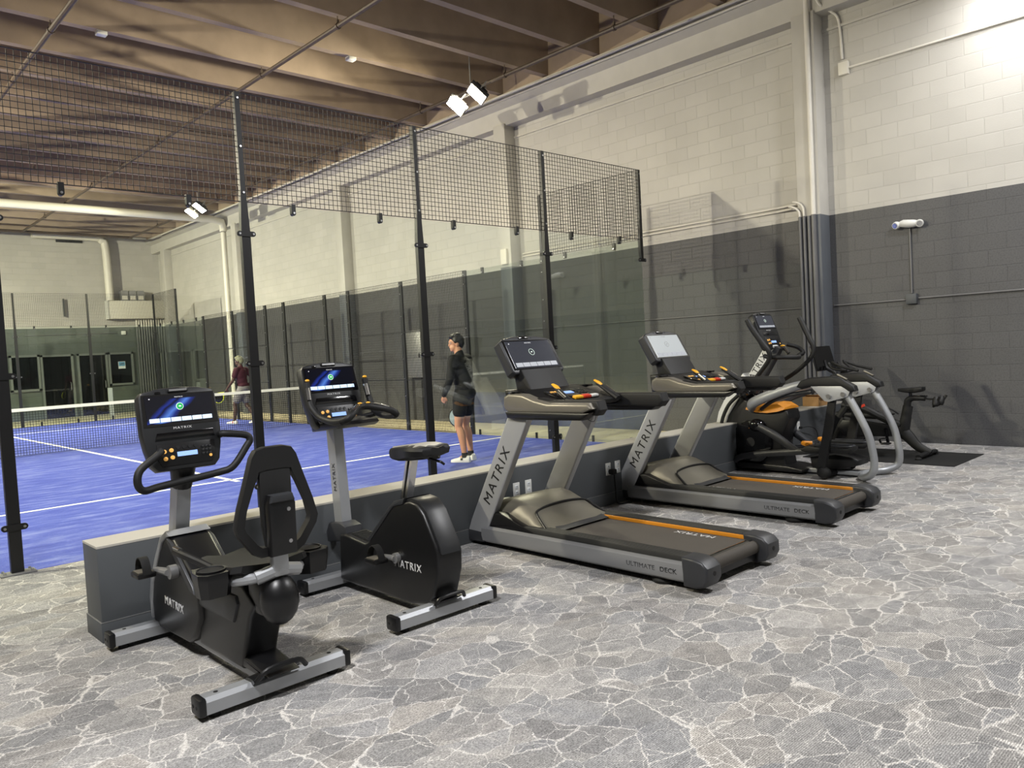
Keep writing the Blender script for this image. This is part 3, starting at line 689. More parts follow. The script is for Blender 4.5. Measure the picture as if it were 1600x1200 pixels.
def bike_console(root, M, grips=True, lit=True):
    """screen on top, tray slot, key pad below; M: u right, v up the panel, w towards the rider"""
    b = MB(M)
    b.prism([(-.150, 0), (.150, 0), (.178, .03), (.198, .12), (.208, .20), (.203, .395), (.185, .420), (.10, .438), (0, .443), (-.10, .438), (-.185, .420), (-.203, .395), (-.208, .20), (-.198, .12), (-.178, .03)], -.075, 0, 'z', bev=.014)
    hs = b.build('console_housing', M_['dark_shell'], root)
    b = MB(M); b.prism([(-.195, .235), (.195, .235), (.19, .405), (-.19, .405)], -.002, .002, 'z'); b.build('screen_bezel', M_['black_gloss'], hs)
    touch_screen(root, M, -.176, .250, .176, .396, lit)
    b = MB(M); b.box((0, .423, .002), (.105, .022, .012), bev=.003); b.build('fan_vent', M_['black_plastic'], hs)
    b = MB(M); b.box((0, .423, .009), (.092, .010, .003)); b.build('fan_grille', M_['galv'], hs)
    b = MB(M); b.box((-.105, .413, .002), (.03, .012, .006), bev=.002); b.build('card_slot', M_['black_gloss'], hs)
    text('lettering', 'MATRIX', .017, M_['letter_white'], hs, M @ Matrix.Translation((0, .220, .001)), ext=.0008, sp=1.25, sx=1.35)
    b = MB(M); b.prism([(-.150, .158), (.165, .158), (.16, .200), (-.135, .200)], -.01, .0025, 'z', bev=.003); b.build('tray_slot', M_['black_gloss'], hs)
    b = MB(M); b.prism([(-.13, .022), (.13, .022), (.155, .06), (.158, .14), (-.145, .14), (-.150, .06)], -.01, .004, 'z', bev=.004); kp = b.build('key_panel', M_['black_plastic'], root)
    for x, y in ((-.112, .100), (-.076, .104), (-.110, .062), (-.074, .066)):
        b = MB(M); b.lathe([(.011, 0), (.011, .005), (.007, .006)], (x, y, .004), (0, 0, 1), n=14); b.build('key', M_['key_gold'], kp)
    b = MB(M); b.box((.005, .080, .006), (.105, .024, .003)); b.build('lcd_strip', M_['lcd'], kp)
    for i in range(4):
        b = MB(M); b.lathe([(.010, 0), (.010, .003)], (-.04+.031*i, .116, .004), (0, 0, 1), n=12); b.build('key', M_['dark_shell'], kp)
    for i in range(9):
        b = MB(M); b.box((.088+.019*(i % 3), .068+.019*(i//3), .006), (.013, .013, .003), bev=.002); b.build('key', M_['dark_shell'], kp)
    b = MB(M); b.lathe([(.008, 0), (.008, .004)], (.126, .055, .004), (0, 0, 1), n=12); b.build('key', M_['key_gold'], kp)
    return hs
def foot_bar(root, x0, x1, y, z=.062):
    """square section silver floor bar along X with black end caps and rubber feet"""
    b = MB(); k = .045
    b.prism([(y-k, z-.034), (y+k, z-.034), (y+k, z+.018), (y+k-.018, z+.036), (y-k+.018, z+.036), (y-k, z+.018)], x0, x1, 'x'); fb = b.build('foot_bar', M_['frame_silver'], root)
    for x, s_ in ((x0, -1), (x1, 1)):
        b = MB(); b.box((x+s_*.014, y, z-.001), (.036, .098, .080), bev=.012); ec = b.build('end_cap', M_['black_plastic'], fb)
        b = MB(); b.cyl((x-s_*.05, y, 0), (x-s_*.05, y, z-.03), .026); b.build('rubber_foot', M_['rubber'], fb)
        b = MB(); b.cyl((x-s_*.06, y, z+.034), (x-s_*.06, y, z+.0375), .010, n=10); b.build('plug', M_['rubber'], fb)
        for k2 in (-.018, .018):
            b = MB(); b.cyl((x+s_*.03, y+k2, z), (x+s_*.0335, y+k2, z), .008, n=10); b.build('plug', M_['rubber'], fb)
    return fb
def pedal(root, c, ax=-1):
    """flat pedal with a strap arching over it; ax: side it sticks out to"""
    x, y, z = c
    b = MB(); b.box(c, (.095, .115, .030), bev=.008); p = b.build('pedal', M_['black_plastic'], root)
    b = MB(); b.box((x, y, z+.016), (.075, .09, .006)); b.build('pedal_grip', M_['taupe_shell'], p)
    b = MB(); b.poly(
        [[(x+s_*.022, y+.060*math.cos(a)+.0, z+.004+q*math.sin(a)) for s_, q in ((-1, .082), (1, .082), (1, .088), (-1, .088))] for a in [PI*k/12 for k in range(13)]])
    b.build('strap', M_['rubber'], p)
    return p

# ---- recumbent bike -----------------------------------------------------------------------
RX = -7.68
rb = thing('recumbent_bike', 'recumbent exercise bike with a tall black mesh backrest, nearest machine on the left', 'exercise bike', (RX, -3.0, 0))
foot_bar(rb, RX-.335, RX+.335, -2.385); foot_bar(rb, RX-.335, RX+.335, -3.60)
b = MB(); b.prism([(-2.36, .045), (-3.57, .045), (-3.57, .085), (-3.40, .10), (-2.36, .10)], RX-.05, RX+.05, 'x', bev=.01); b.build('frame', M_['frame_silver'], rb)
b = MB(); b.prism([(-3.42, .10), (-3.58, .098), (-3.67, .105), (-3.70, .118), (-3.50, .150), (-3.36, .16), (-3.30, .12)], RX-.08, RX+.08, 'x', bev=.012)
b.tube([(RX-.13, -3.62, .10), (RX+.10, -3.60, .112)], .03, n=10, flat=(1.3, .5)); b.build('foot_cover', M_['black_plastic'], rb)
b = MB(); b.tube([(RX-.12, -3.665, .105), (RX-.07, -3.685, .150), (RX+.07, -3.685, .153), (RX+.12, -3.665, .11)], .012, n=8, sm=4); b.build('lift_handle', M_['black_plastic'], rb)
# drive housing
prof = [(-2.34, .06), (-2.33, .20), (-2.37, .32), (-2.46, .45), (-2.56, .57), (-2.64, .615), (-2.72, .60), (-2.86, .50), (-3.02, .41), (-3.03, .24), (-2.93, .12), (-2.84, .075)]
b = MB(); b.prism(prof, RX-.105, RX+.105, 'x', bev=.022, seg=3); b.build('drive_housing', M_['black_plastic'], rb)
b = MB(); b.prism([(-2.325, .10), (-2.315, .22), (-2.355, .335), (-2.45, .47), (-2.55, .59), (-2.64, .635), (-2.70, .615), (-2.64, .60), (-2.565, .56), (-2.475, .44), (-2.385, .31), (-2.345, .2)], RX-.112, RX+.112, 'x', bev=.006); b.build('housing_trim', M_['frame_silver'], rb)
b = MB(); b.prism([(-2.66, .60), (-2.72, .585), (-2.98, .40), (-3.0, .36), (-2.94, .37), (-2.7, .55)], RX-.118, RX+.118, 'x', bev=.006); b.build('top_cover', M_['graphite'], rb)
text('lettering', 'MATRIX', .062, M_['letter_white'], rb, basis((RX-.1065, -2.68, .245), (0, -1, -.02), (0, 0, 1)), sp=1.2, sx=1.05)
# crank: left pedal forward, right pedal back
for s_, py, pz in ((-1, -2.58, .43), (1, -2.93, .44)):
    b = MB(); b.tube([(RX+s_*.135, -2.75, .44), (RX+s_*.150, py, pz)], [.034, .022], n=10, flat=(1, .6)); b.cyl((RX+s_*.10, -2.75, .44), (RX+s_*.145, -2.75, .44), .036); b.build('crank_arm', M_['galv'], rb)
    pedal(rb, (RX+s_*.215, py, pz-.01))
# mast and console
b = MB(); b.tube([(RX, -2.50, .50), (RX, -2.635, .95)], .055, n=4, flat=(.95, 1.25), up=(0, 1, 0)); b.build('mast', M_['frame_silver'], rb)
b = MB(); b.tube([(RX, -2.62, .86), (RX, -2.645, .93), (RX, -2.655, .99)], [.052, .062, .07], n=14); b.build('mast_collar', M_['black_plastic'], rb)
Mr = basis((RX, -2.735, .965), (1, 0, 0), (0, .19, .98))
bike_console(rb, Mr)
b = MB(Mr); b.tube([(-.135, .105, .035), (-.165, .080, .045), (-.255, .02, .05), (-.275, -.045, .045), (-.245, -.085, .03), (-.16, -.075, .0), (0, -.06, -.02), (.16, -.045, .0), (.23, -.025, .03), (.315, .075, .045), (.335, .105, .05), (.315, .135, .05), (.20, .158, .04), (.195, .160, .0)], .0195, n=12, sm=4); b.build('handlebar', M_['soft_black'], rb)
# seat, backrest, carriage
b = MB(); b.prism([(-2.94, .09), (-3.44, .09), (-3.47, .16), (-3.56, .36), (-3.62, .42), (-3.50, .50), (-3.10, .50), (-3.02, .43), (-2.98, .27)], RX-.085, RX+.085, 'x', bev=.02, seg=3); b.build('seat_pedestal', M_['black_plastic'], rb)
b = MB(); b.prism([(-2.98, .30), (-3.40, .30), (-3.46, .40), (-3.44, .44), (-3.05, .44)], RX-.10, RX+.10, 'x', bev=.02); b.build('pedestal_cover', M_['graphite'], rb)
b = MB(); b.ell((RX, -3.69, .45), (.088, .085, .115), 18); b.box((RX, -3.60, .46), (.15, .16, .17), bev=.03); b.build('rear_pod', M_['black_plastic'], rb)
b = MB(); b.poly([[(RX+hw*cx, y+dy, z) for cx, dy, z in ((-1, 0, zz-.0), (-.6, -.0, zz-.028), (.6, 0, zz-.028), (1, 0, zz), (.94, 0, zz+.028), (.55, 0, zz+.020), (0, 0, zz+.012), (-.55, 0, zz+.020), (-.94, 0, zz+.028))] for y, hw, zz, dy in ((-3.12, .09, .545, 0), (-3.16, .135, .552, 0), (-3.24, .165, .560, 0), (-3.40, .19, .568, 0), (-3.54, .195, .580, 0), (-3.62, .185, .59, 0), (-3.655, .15, .595, 0))])
b.build('seat', M_['soft_black'], rb)
b = MB(); b.tube([(RX-.20, -3.42, .575), (RX-.17, -3.56, .55), (RX-.10, -3.66, .56), (RX, -3.68, .57), (RX+.10, -3.66, .56), (RX+.17, -3.56, .55), (RX+.20, -3.42, .575)], .024, n=10, sm=4); b.build('seat_rail', M_['frame_silver'], rb)
b = MB(); b.box((RX, -3.715, .66), (.075, .045, .20), bev=.01); b.tube([(RX-.10, -3.69, .565), (RX, -3.71, .585), (RX+.10, -3.69, .565)], .03, n=10, sm=4); b.build('backrest_post', M_['frame_silver'], rb)
b = MB(); b.prism([(RX-.060, .66), (RX+.060, .66), (RX+.064, .885), (RX+.050, .925), (RX-.050, .925), (RX-.064, .885)], -3.785, -3.72, 'y', bev=.014); bc = b.build('backrest_clamp', M_['black_plastic'], rb)
b = MB(); b.prism([(RX-.058, .895), (RX+.058, .895), (RX+.048, .928), (RX-.048, .928)], -3.792, -3.735, 'y', bev=.008); b.build('clamp_cap', M_['graphite'], bc)
for z in (.72, .86): bolt(bc, (RX+.025, -3.785, z), (0, -1, 0), .004, .009)
# backrest: padded outline with two long openings
rim_o = [(-.085, 1.125), (-.105, 1.095), (-.135, 1.00), (-.175, .88), (-.195, .80), (-.185, .765), (-.12, .675), (-.085, .655), (.085, .655), (.12, .675), (.185, .765), (.195, .80), (.175, .88), (.135, 1.00), (.105, 1.095), (.085, 1.125), (.045, 1.135), (-.045, 1.135)]
rim_i = [(-.075, 1.03), (-.085, 1.00), (-.105, .96), (-.14, .87), (-.155, .80), (-.148, .78), (-.10, .715), (-.08, .70), (.08, .70), (.10, .715), (.148, .78), (.155, .80), (.14, .87), (.105, .96), (.085, 1.00), (.075, 1.03), (.04, 1.035), (-.04, 1.035)]
b = MB(); Y0, Y1 = -3.735, -3.695
def loop(pts, y, k=1.0): return [(RX+x, y, z) for x, z in pts]
mid_o = [(x*.985, .89+(z-.89)*.985) for x, z in rim_o]
Rg = [loop(mid_o, Y0), loop(rim_o, Y0+.012), loop(rim_o, Y1-.012), loop(mid_o, Y1), loop(rim_i, Y1), loop(rim_i, Y0), loop(mid_o, Y0)]
b.poly(Rg, caps=False); bmesh.ops.remove_doubles(b.bm, verts=b.bm.verts[:], dist=1e-5)
br_ = b.build('backrest', M_['soft_black'], rb)
b = MB(); b.prism([(RX-.06, .69), (RX+.06, .69), (RX+.075, .80), (RX+.075, 1.04), (RX-.075, 1.04), (RX-.075, .80)], -3.733, -3.705, 'y', bev=.01); b.build('back_panel', M_['soft_black'], br_)
def cup(root, c, name='cup_holder', mir=1):
    x, y, z = c
    out = [(-.075, .02), (-.055, .085), (.055, .085), (.08, .03), (.075, -.05), (.04, -.085), (-.05, -.085), (-.078, -.05)]
    def rg(k, h): return [(x+px*k*mir, y+py*k, z+h) for px, py in out]
    def rc(r, h): return [(x+mir*r*math.cos(a), y+r*math.sin(a), z+h) for a in [math.atan2(py, px) for px, py in out]]
    b = MB(); b.poly([rg(.55, -.105), rg(.86, -.10), rg(.98, -.03), rg(1.0, 0), rg(.97, .006)])
    h = b.build(name, M_['black_plastic'], root)
    b = MB(); b.lathe([(.058, .001), (.062, .008), (.056, .009), (.053, .001)], (x, y, z+.004), (0, 0, 1), n=24, caps=False); b.build('rim', M_['dark_shell'], h)
    b = MB(); b.lathe([(.055, .0075), (.001, .0078)], (x, y, z), (0, 0, 1), n=24, caps=False); b.build('well', M_['rubber'], h)
    return h
cup(rb, (RX-.235, -3.54, .60)); cup(rb, (RX+.235, -3.54, .60), mir=-1)
for s_ in (-1, 1):
    b = MB(); b.tube([(RX+s_*.17, -3.42, .575), (RX+s_*.20, -3.32, .60), (RX+s_*.235, -3.24, .625), (RX+s_*.24, -3.14, .63)], .018, n=10, sm=4); b.build('side_grip', M_['soft_black'], rb)
    b = MB(); b.tube([(RX+s_*.237, -3.20, .648), (RX+s_*.238, -3.13, .650)], .012, n=8, flat=(1, .5)); b.build('pulse_sensor', M_['chrome'], rb)

# ---- upright bike -------------------------------------------------------------------------
UX = -6.56
ub = thing('upright_bike', 'upright exercise bike with a narrow saddle and black drive housing, second machine from the left', 'exercise bike', (UX, -2.9, 0))
foot_bar(ub, UX-.315, UX+.315, -2.385); foot_bar(ub, UX-.335, UX+.335, -3.42)
b = MB(); b.prism([(-2.36, .045), (-3.40, .045), (-3.40, .09), (-2.36, .09)], UX-.055, UX+.055, 'x', bev=.01); b.build('frame', M_['frame_silver'], ub)
sh = [(-2.44, .065), (-2.46, .36), (-2.53, .375), (-2.76, .35), (-2.80, .365), (-3.07, .605), (-3.12, .635), (-3.26, .665), (-3.33, .655), (-3.39, .60), (-3.49, .43), (-3.505, .385), (-3.50, .28), (-3.45, .14), (-3.40, .09), (-3.22, .055)]
b = MB(); b.prism(sh, UX-.09, UX+.09, 'x', bev=.02, seg=3); b.build('drive_housing', M_['black_plastic'], ub)
b = MB(); b.prism([(-3.10, .64), (-3.26, .678), (-3.335, .668), (-3.40, .61), (-3.505, .43), (-3.518, .385), (-3.49, .385), (-3.47, .43), (-3.37, .585), (-3.32, .63), (-3.26, .645), (-3.12, .615)], UX-.072, UX+.072, 'x', bev=.006); b.build('housing_spine', M_['dark_shell'], ub)
b = MB(); b.prism([(-2.79, .372), (-3.065, .614), (-3.11, .648), (-3.22, .676), (-3.20, .64), (-3.10, .615), (-2.83, .372)], UX-.094, UX+.094, 'x', bev=.004); b.build('housing_trim', M_['graphite'], ub)
for i in range(8):
    b = MB(); b.box((UX, -2.57-.024*i, .372-.003*i), (.11, .012, .012)); b.build('step_rib', M_['rubber'], ub)
text('lettering', 'MATRIX', .064, M_['letter_white'], ub, basis((UX-.0915, -3.215, .28), (0, -1, 0), (0, 0, 1)), sp=1.2, sx=1.0)
b = MB(); b.prism([(-2.40, .30), (-2.26, .28), (-2.25, .35), (-2.29, .415), (-2.42, .43), (-2.50, .41), (-2.52, .33)], UX-.068, UX+.068, 'x', bev=.018); b.build('mast_cover', M_['graphite'], ub)
b = MB(); b.tube([(UX, -2.375, .38), (UX, -2.335, 1.04)], .055, n=4, flat=(.92, 1.2), up=(0, 1, 0)); ms = b.build('mast', M_['frame_silver'], ub)
text('lettering', 'MATRIX', .045, M_['letter_grey'], ms, basis((UX-.0375, -2.358, .72), (0, .06, 1), (0, 1, 0)), sp=1.2)
Mu = basis((UX, -2.415, 1.06), (1, 0, 0), (0, .27, .96))
bike_console(ub, Mu)
b = MB(); b.prism([(-2.30, 1.03), (-2.62, 1.065), (-2.66, 1.085), (-2.64, 1.105), (-2.36, 1.12), (-2.28, 1.09)], UX-.15, UX+.15, 'x', bev=.014); b.build('console_base', M_['black_plastic'], ub)
# handlebar: upright grips outside, elbows below, a raised bend in the middle
for s_ in (-1, 1):
    b = MB(); b.tube([(UX+s_*.215, -2.40, 1.36), (UX+s_*.220, -2.42, 1.27), (UX+s_*.222, -2.45, 1.20), (UX+s_*.205, -2.52, 1.14), (UX+s_*.20, -2.66, 1.115), (UX+s_*.19, -2.76, 1.12)], [.019, .021, .021, .021, .022, .022], n=12, sm=5)
    b.tube([(UX+s_*.14, -2.42, 1.10), (UX+s_*.20, -2.52, 1.125)], .018, n=10)
    b.tube([(UX+s_*.19, -2.76, 1.12), (UX+s_*.175, -2.80, 1.135), (UX+s_*.13, -2.79, 1.165), (UX+s_*.05, -2.72, 1.19), (UX, -2.70, 1.195)], .023, n=12, sm=5)
    hb = b.build('handlebar', M_['soft_black'], ub)
    b = MB(); b.tube([(UX+s_*.216-.012, -2.425, 1.325), (UX+s_*.219-.012, -2.445, 1.25)], .010, n=8, flat=(1.6, 1)); b.build('pulse_sensor', M_['chrome'], hb)
    b = MB(); b.ell((UX+s_*.214, -2.405, 1.372), (.014, .018, .010), 10); b.build('thumb_key', M_['amber'], hb)
    b = MB(); b.tube([(UX+s_*.17, -2.80, 1.152), (UX+s_*.12, -2.785, 1.185), (UX+s_*.06, -2.735, 1.207)], .010, n=8, flat=(1.8, .8), sm=3); b.build('pulse_sensor', M_['chrome'], hb)
    b = MB(); b.ell((UX+s_*.03, -2.715, 1.215), (.016, .012, .007), 10); b.build('thumb_key', M_['amber'], hb)
b = MB(); b.tube([(UX, -3.105, .62), (UX, -3.195, .90)], .036, n=4, flat=(.9, 1.15), up=(0, 1, 0)); sp_ = b.build('seat_post', M_['chrome'], ub)
b = MB()
for i in range(1): b.tube([(UX-.0235, -3.115, .66), (UX-.0235, -3.19, .885)], .006, n=4)
b.build('height_scale', M_['rubber'], sp_)
def saddle(root, cx, L, top, bot):
    """L: list of (y, half width, z top, depth)"""
    rings = []
    for y, hw, z, d in L:
        rings.append([(cx+hw*px, y, z+(pz*d if pz < 0 else pz*.014)) for px, pz in ((-1, -.25), (-.92, .3), (-.6, .9), (-.2, .55), (0, .35), (.2, .55), (.6, .9), (.92, .3), (1, -.25), (.9, -.8), (.45, -1), (-.45, -1), (-.9, -.8))])
    b = MB(); b.poly(rings); return b.build('saddle', bot, root)
sd = saddle(ub, UX, [(-2.985, .018, .925, .03), (-3.01, .032, .935, .055), (-3.08, .042, .945, .07), (-3.15, .06, .955, .075), (-3.24, .10, .968, .07), (-3.32, .125, .975, .065), (-3.39, .125, .975, .06), (-3.43, .10, .97, .045), (-3.445, .06, .965, .03)], None, M_['soft_black'])
b = MB(); b.poly([[(UX+hw*px, y, z+.016+pz) for px, pz in ((-1, -.010), (-.5, .004), (0, -.004), (.5, .004), (1, -.010), (.5, -.012), (-.5, -.012))] for y, hw, z in ((-3.02, .020, .937), (-3.10, .034, .948), (-3.18, .055, .958), (-3.28, .095, .971), (-3.36, .110, .975), (-3.42, .09, .970))]); b.build('saddle_panel', M_['pad_grey'], sd)
b = MB(); b.prism([(-3.17, .88), (-3.34, .90), (-3.36, .925), (-3.15, .91)], UX-.03, UX+.03, 'x', bev=.006); b.tube([(UX, -3.36, .905), (UX+.03, -3.43, .885), (UX+.05, -3.43, .87)], .008, n=6); b.build('saddle_clamp', M_['black_plastic'], ub)
for s_, py, pz in ((-1, -3.02, .315), (1, -3.22, .31)):
    b = MB(); b.tube([(UX+s_*.108, -3.12, .315), (UX+s_*.125, py, pz)], [.028, .02], n=10, flat=(1, .6)); b.cyl((UX+s_*.085, -3.12, .315), (UX+s_*.118, -3.12, .315), .03); b.build('crank_arm', M_['galv'], ub)
    pedal(ub, (UX+s_*.185, py-.01, pz-.01))
b = MB(); b.prism([(-3.22, .085), (-3.36, .09), (-3.47, .105), (-3.49, .12), (-3.40, .135), (-3.24, .12)], UX-.085, UX+.085, 'x', bev=.01); b.build('foot_cover', M_['black_plastic'], ub)
b = MB(); b.tube([(UX-.10, -3.47, .10), (UX-.07, -3.49, .14), (UX+.07, -3.49, .142), (UX+.11, -3.47, .105)], .011, n=8, sm=4); b.build('lift_handle', M_['black_plastic'], ub)

# ---- treadmills ---------------------------------------------------------------------------
def treadmill():
    X, F = -4.955, -2.20
    t = thing('treadmill', 'treadmill nearest the upright bike, its dark screen showing the start page', 'treadmill', (X, -3.3, 0), 'treadmills')
    S = lambda pts: [(F-s_, z) for s_, z in pts]
    def px(pts, a, b_, name, m, par=t, bev=.01, seg=2):
        b = MB(); b.prism(S(pts), X+a, X+b_, 'x', bev=bev, seg=seg); return b.build(name, m, par)
    px([(.12, .05), (2.12, .055), (2.12, .13), (.12, .15)], -.35, .35, 'deck_frame', M_['black_plastic'])
    # belt with rounded ends
    loop_ = [(.42, .172)]+[(2.10+.042*math.sin(a), .130+.042*math.cos(a)) for a in [PI*k/10 for k in range(11)]]+[(.42, .088)]
    px(loop_, -.272, .272, 'belt', M_['belt'], bev=0)
    px([(2.075+.049*math.sin(a), .129+.049*math.cos(a)) for a in [2*PI*k/20 for k in range(20)]], -.285, .285, 'rear_roller', M_['black_gloss'], bev=0)
    for s_ in (-1, 1):
        b = MB()
        sec = [(.31, .165), (.405, .166), (.428, .150), (.432, .10), (.42, .055), (.395, .038), (.33, .04)]
        b.poly([[(X+s_*x, F-q, z+dz) for x, z in sec] for q, dz in ((.20, -.004), (.6, 0), (2.06, .006))]); sr = b.build('side_rail', M_['rail_silver'], t)
        if s_ < 0:
            text('lettering', 'ULTIMATE', .042, M_['letter_grey'], sr, basis((X-.4305, F-1.715, .108), (0, -1, .003), (-.12, 0, 1)), sp=1.05, sx=1.1, ext=.0025)
            text('lettering', 'DECK', .042, M_['letter_black'], sr, basis((X-.4305, F-1.925, .109), (0, -1, .003), (-.12, 0, 1)), sp=1.05, sx=1.1, ext=.0025)
        # ribbed foot rail, one ridged strip
        n = 7; pr = []
        for i in range(n):
            a = .288+i*.0155; pr += [(a, .198), (a+.004, .205), (a+.011, .205), (a+.0145, .198)]
        pr = [(.286, .165)]+pr+[(.398, .165)]
        b = MB(); b.poly([[(X+s_*x, F-q, z) for x, z in pr] for q in (.55, 2.06)]); b.build('foot_rail', M_['ribbed_black'], t)
        b = MB(); b.box((X+s_*.2805, F-1.35, .181), (.011, 1.40, .030), bev=.002); b.build('edge_strip', M_['orange_strip'], t)
        ec = px([(2.02, .208), (2.11, .206), (2.165, .192), (2.198, .16), (2.20, .09), (2.175, .045), (2.11, .028), (2.03, .032)], s_*.272, s_*.434, 'end_cap', M_['graphite'], bev=.016, seg=3)
        b = MB(); b.lathe([(.014, 0), (.014, .003)], (X+s_*.35, F-2.198, .12), (0, -1, 0), n=14); b.build('adjust_hole', M_['rubber'], ec)
        b = MB(); b.lathe([(.075, 0), (.085, .02), (.06, .06)], (X+s_*.32, F-1.82, 0), (0, 0, 1), n=18); b.build('leveling_foot', M_['rubber'], t)
        b = MB(); b.cyl((X+s_*.30, F-.10, .045), (X+s_*.37, F-.10, .045), .045, n=18); b.build('transport_wheel', M_['rubber'], t)
        # uprights
        up = px([(.00, .06), (.03, .035), (.20, .045), (.275, .18), (.775, 1.04), (.56, 1.04), (.06, .19)], s_*.345, s_*.412, 'upright', M_['upright_silver'], bev=.014, seg=3)
        px([(-.006, .055), (.03, .028), (.215, .036), (.245, .112), (.022, .118)], s_*.338, s_*.418, 'upright_foot', M_['graphite'], up, bev=.012)
        if s_ < 0:
            text('lettering', 'MATRIX', .115, M_['letter_black'], up, basis((X-.4125, F-.392, .56), (0, -.52, .86), (0, .86, .52)), sp=1.22, sx=1.06, ext=.002)
        px([(.22, .165), (.26, .27), (.40, .275), (.60, .215), (.74, .175), (.74, .16), (.22, .16)], s_*.318, s_*.40, 'hood_skirt', M_['black_plastic'], bev=.008)
        # console shell, arm and cup holder
        sh_ = px([(.535, 1.10), (.548, 1.065), (.60, 1.045), (.78, 1.045), (1.30, 1.052), (1.385, 1.085), (1.35, 1.122), (.98, 1.118), (.86, 1.140), (.74, 1.178), (.60, 1.186), (.545, 1.160)], s_*.345, s_*.445, 'side_shell', M_['taupe_shell'], bev=.022, seg=3)
        px([(.55, 1.05), (.565, 1.005), (.66, .995), (1.28, 1.005), (1.375, 1.06), (1.30, 1.055), (.60, 1.055)], s_*.338, s_*.440, 'arm_underside', M_['black_plastic'], bev=.012)
        px([(.80, 1.04), (1.38, 1.035), (1.415, 1.075), (1.395, 1.135), (.95, 1.135), (.84, 1.15), (.78, 1.11)], s_*.300, s_*.395, 'arm_pad', M_['soft_black'], bev=.016, seg=3)
        b = MB(); b.lathe([(.050, -.012), (.056, .004), (.049, .006), (.044, -.002)], (X+s_*.385, F-.625, 1.19), (0, .04, 1), n=22, caps=False); b.lathe([(.046, -.004), (.0005, -.006)], (X+s_*.385, F-.625, 1.19), (0, .04, 1), n=22, caps=False)
        b.build('cup_holder', M_['black_gloss'], t)
        # grip stalks with amber keys
        b = MB(); b.tube([(X+s_*.245, F-1.06, 1.10), (X+s_*.245, F-.99, 1.140), (X+s_*.238, F-.915, 1.188), (X+s_*.233, F-.87, 1.216)], [.026, .022, .020, .017], n=10, sm=3, flat=(1.2, .8)); gs = b.build('grip_stalk', M_['soft_black'], t)
        b = MB(); b.tube([(X+s_*.268, F-1.0, 1.137), (X+s_*.262, F-.925, 1.186)], .013, n=8, flat=(.6, 1.4)); b.build('pulse_sensor', M_['chrome'], gs)
        b = MB(); b.tube([(X+s_*.230, F-.848, 1.236), (X+s_*.234, F-.885, 1.218), (X+s_*.238, F-.925, 1.190)], [.014, .021, .012], n=10, sm=3, flat=(1.1, .5)); b.build('thumb_key', M_['amber'], gs)
    # motor hood
    R = []
    for q, h, w0, w1 in ((.10, .20, .25, .335), (.15, .305, .265, .340), (.26, .348, .275, .343), (.42, .374, .285, .345), (.52, .360, .28, .345), (.62, .318, .285, .345), (.74, .250, .30, .345), (.84, .205, .31, .345)):
        R.append([(X+x, F-q, z) for x, z in ((-w1, .15), (-w1, .16+(h-.16)*.35), (-w0-.02, h-.035 if h > .22 else h-.012), (-w0+.03, h-.004), (0, h), (w0-.03, h-.004), (w0+.02, h-.035 if h > .22 else h-.012), (w1, .16+(h-.16)*.35), (w1, .15))])
    b = MB(); b.poly(R); hd = b.build('motor_hood', M_['hood_taupe'], t, ang=50)
    b = MB(); b.tube([(X-.335, F-.80, .20), (X-.30, F-.70, .262), (X-.27, F-.655, .296), (X-.15, F-.635, .314), (X, F-.632, .320), (X+.15, F-.635, .314), (X+.27, F-.655, .296), (X+.30, F-.70, .262), (X+.335, F-.80, .20)], .010, n=8, sm=3); b.build('hood_trim', M_['black_plastic'], hd)
    px([(.64, .30), (.76, .232), (.86, .195), (.90, .188), (.62, .188)], -.27, .27, 'hood_lip', M_['graphite'], hd, bev=.01)
    b = MB(); b.ell((X-.19, F-.235, .338), (.055, .035, .008), 18); b.build('badge', M_['galv'], hd)
    # console deck
    cd = px([(.44, 1.20), (.58, 1.205), (.66, 1.185), (.98, 1.095), (1.0, 1.06), (.62, 1.01), (.46, 1.04)], -.335, .335, 'console_deck', M_['black_plastic'], bev=.02, seg=3)
    sl = basis((X, F-.82, 1.150), (1, 0, 0), (0, .96, .28))
    b = MB(sl); b.box((0, 0, -.002), (.40, .20, .012), bev=.004); kp = b.build('key_panel', M_['black_gloss'], t)
    b = MB(sl); b.box((-.02, .03, .006), (.11, .04, .004)); b.build('lcd_strip', M_['lcd'], kp)
    for i in range(4):
        for x in (-.155, -.115):
            b = MB(sl); b.box((x, .06-.035*i, .007), (.028, .02, .006), bev=.002); b.build('key', M_['key_gold'] if i in (0, 3) else M_['dark_shell'], kp)
    for i in range(9):
        b = MB(sl); b.box((.085+.035*(i % 3), .06-.03*(i//3), .006), (.026, .02, .004), bev=.002); b.build('key', M_['dark_shell'], kp)
    b = MB(sl); b.box((-.05, -.105, .012), (.085, .04, .022), bev=.006); b.build('key', M_['amber'], kp)
    b = MB(sl); b.box((.04, -.105, .012), (.075, .042, .024), bev=.006); b.build('key', M_['red_key'], kp)
    b = MB(sl); b.box((.13, -.105, .012), (.07, .034, .02), bev=.006); b.build('key', M_['white_plastic'], kp)
    px([(.985, 1.06), (1.02, 1.075), (1.04, 1.10), (1.00, 1.118), (.96, 1.10)], -.30, .30, 'front_bar', M_['soft_black'], bev=.012)
    px([(.415, 1.36), (.515, 1.345), (.60, 1.21), (.62, 1.18), (.455, 1.18)], -.215, .215, 'screen_neck', M_['soft_black'], bev=.014)
    Mt = basis((X, F-.505, 1.318), (1, 0, 0), (0, .50, .866))
    b = MB(Mt); b.prism([(-.262, 0), (.262, 0), (.282, .022), (.285, .28), (.245, .308), (.13, .330), (0, .336), (-.13, .330), (-.245, .308), (-.285, .28), (-.282, .022)], -.085, 0, 'z', bev=.014, seg=3); hs = b.build('console_housing', M_['graphite'], t)
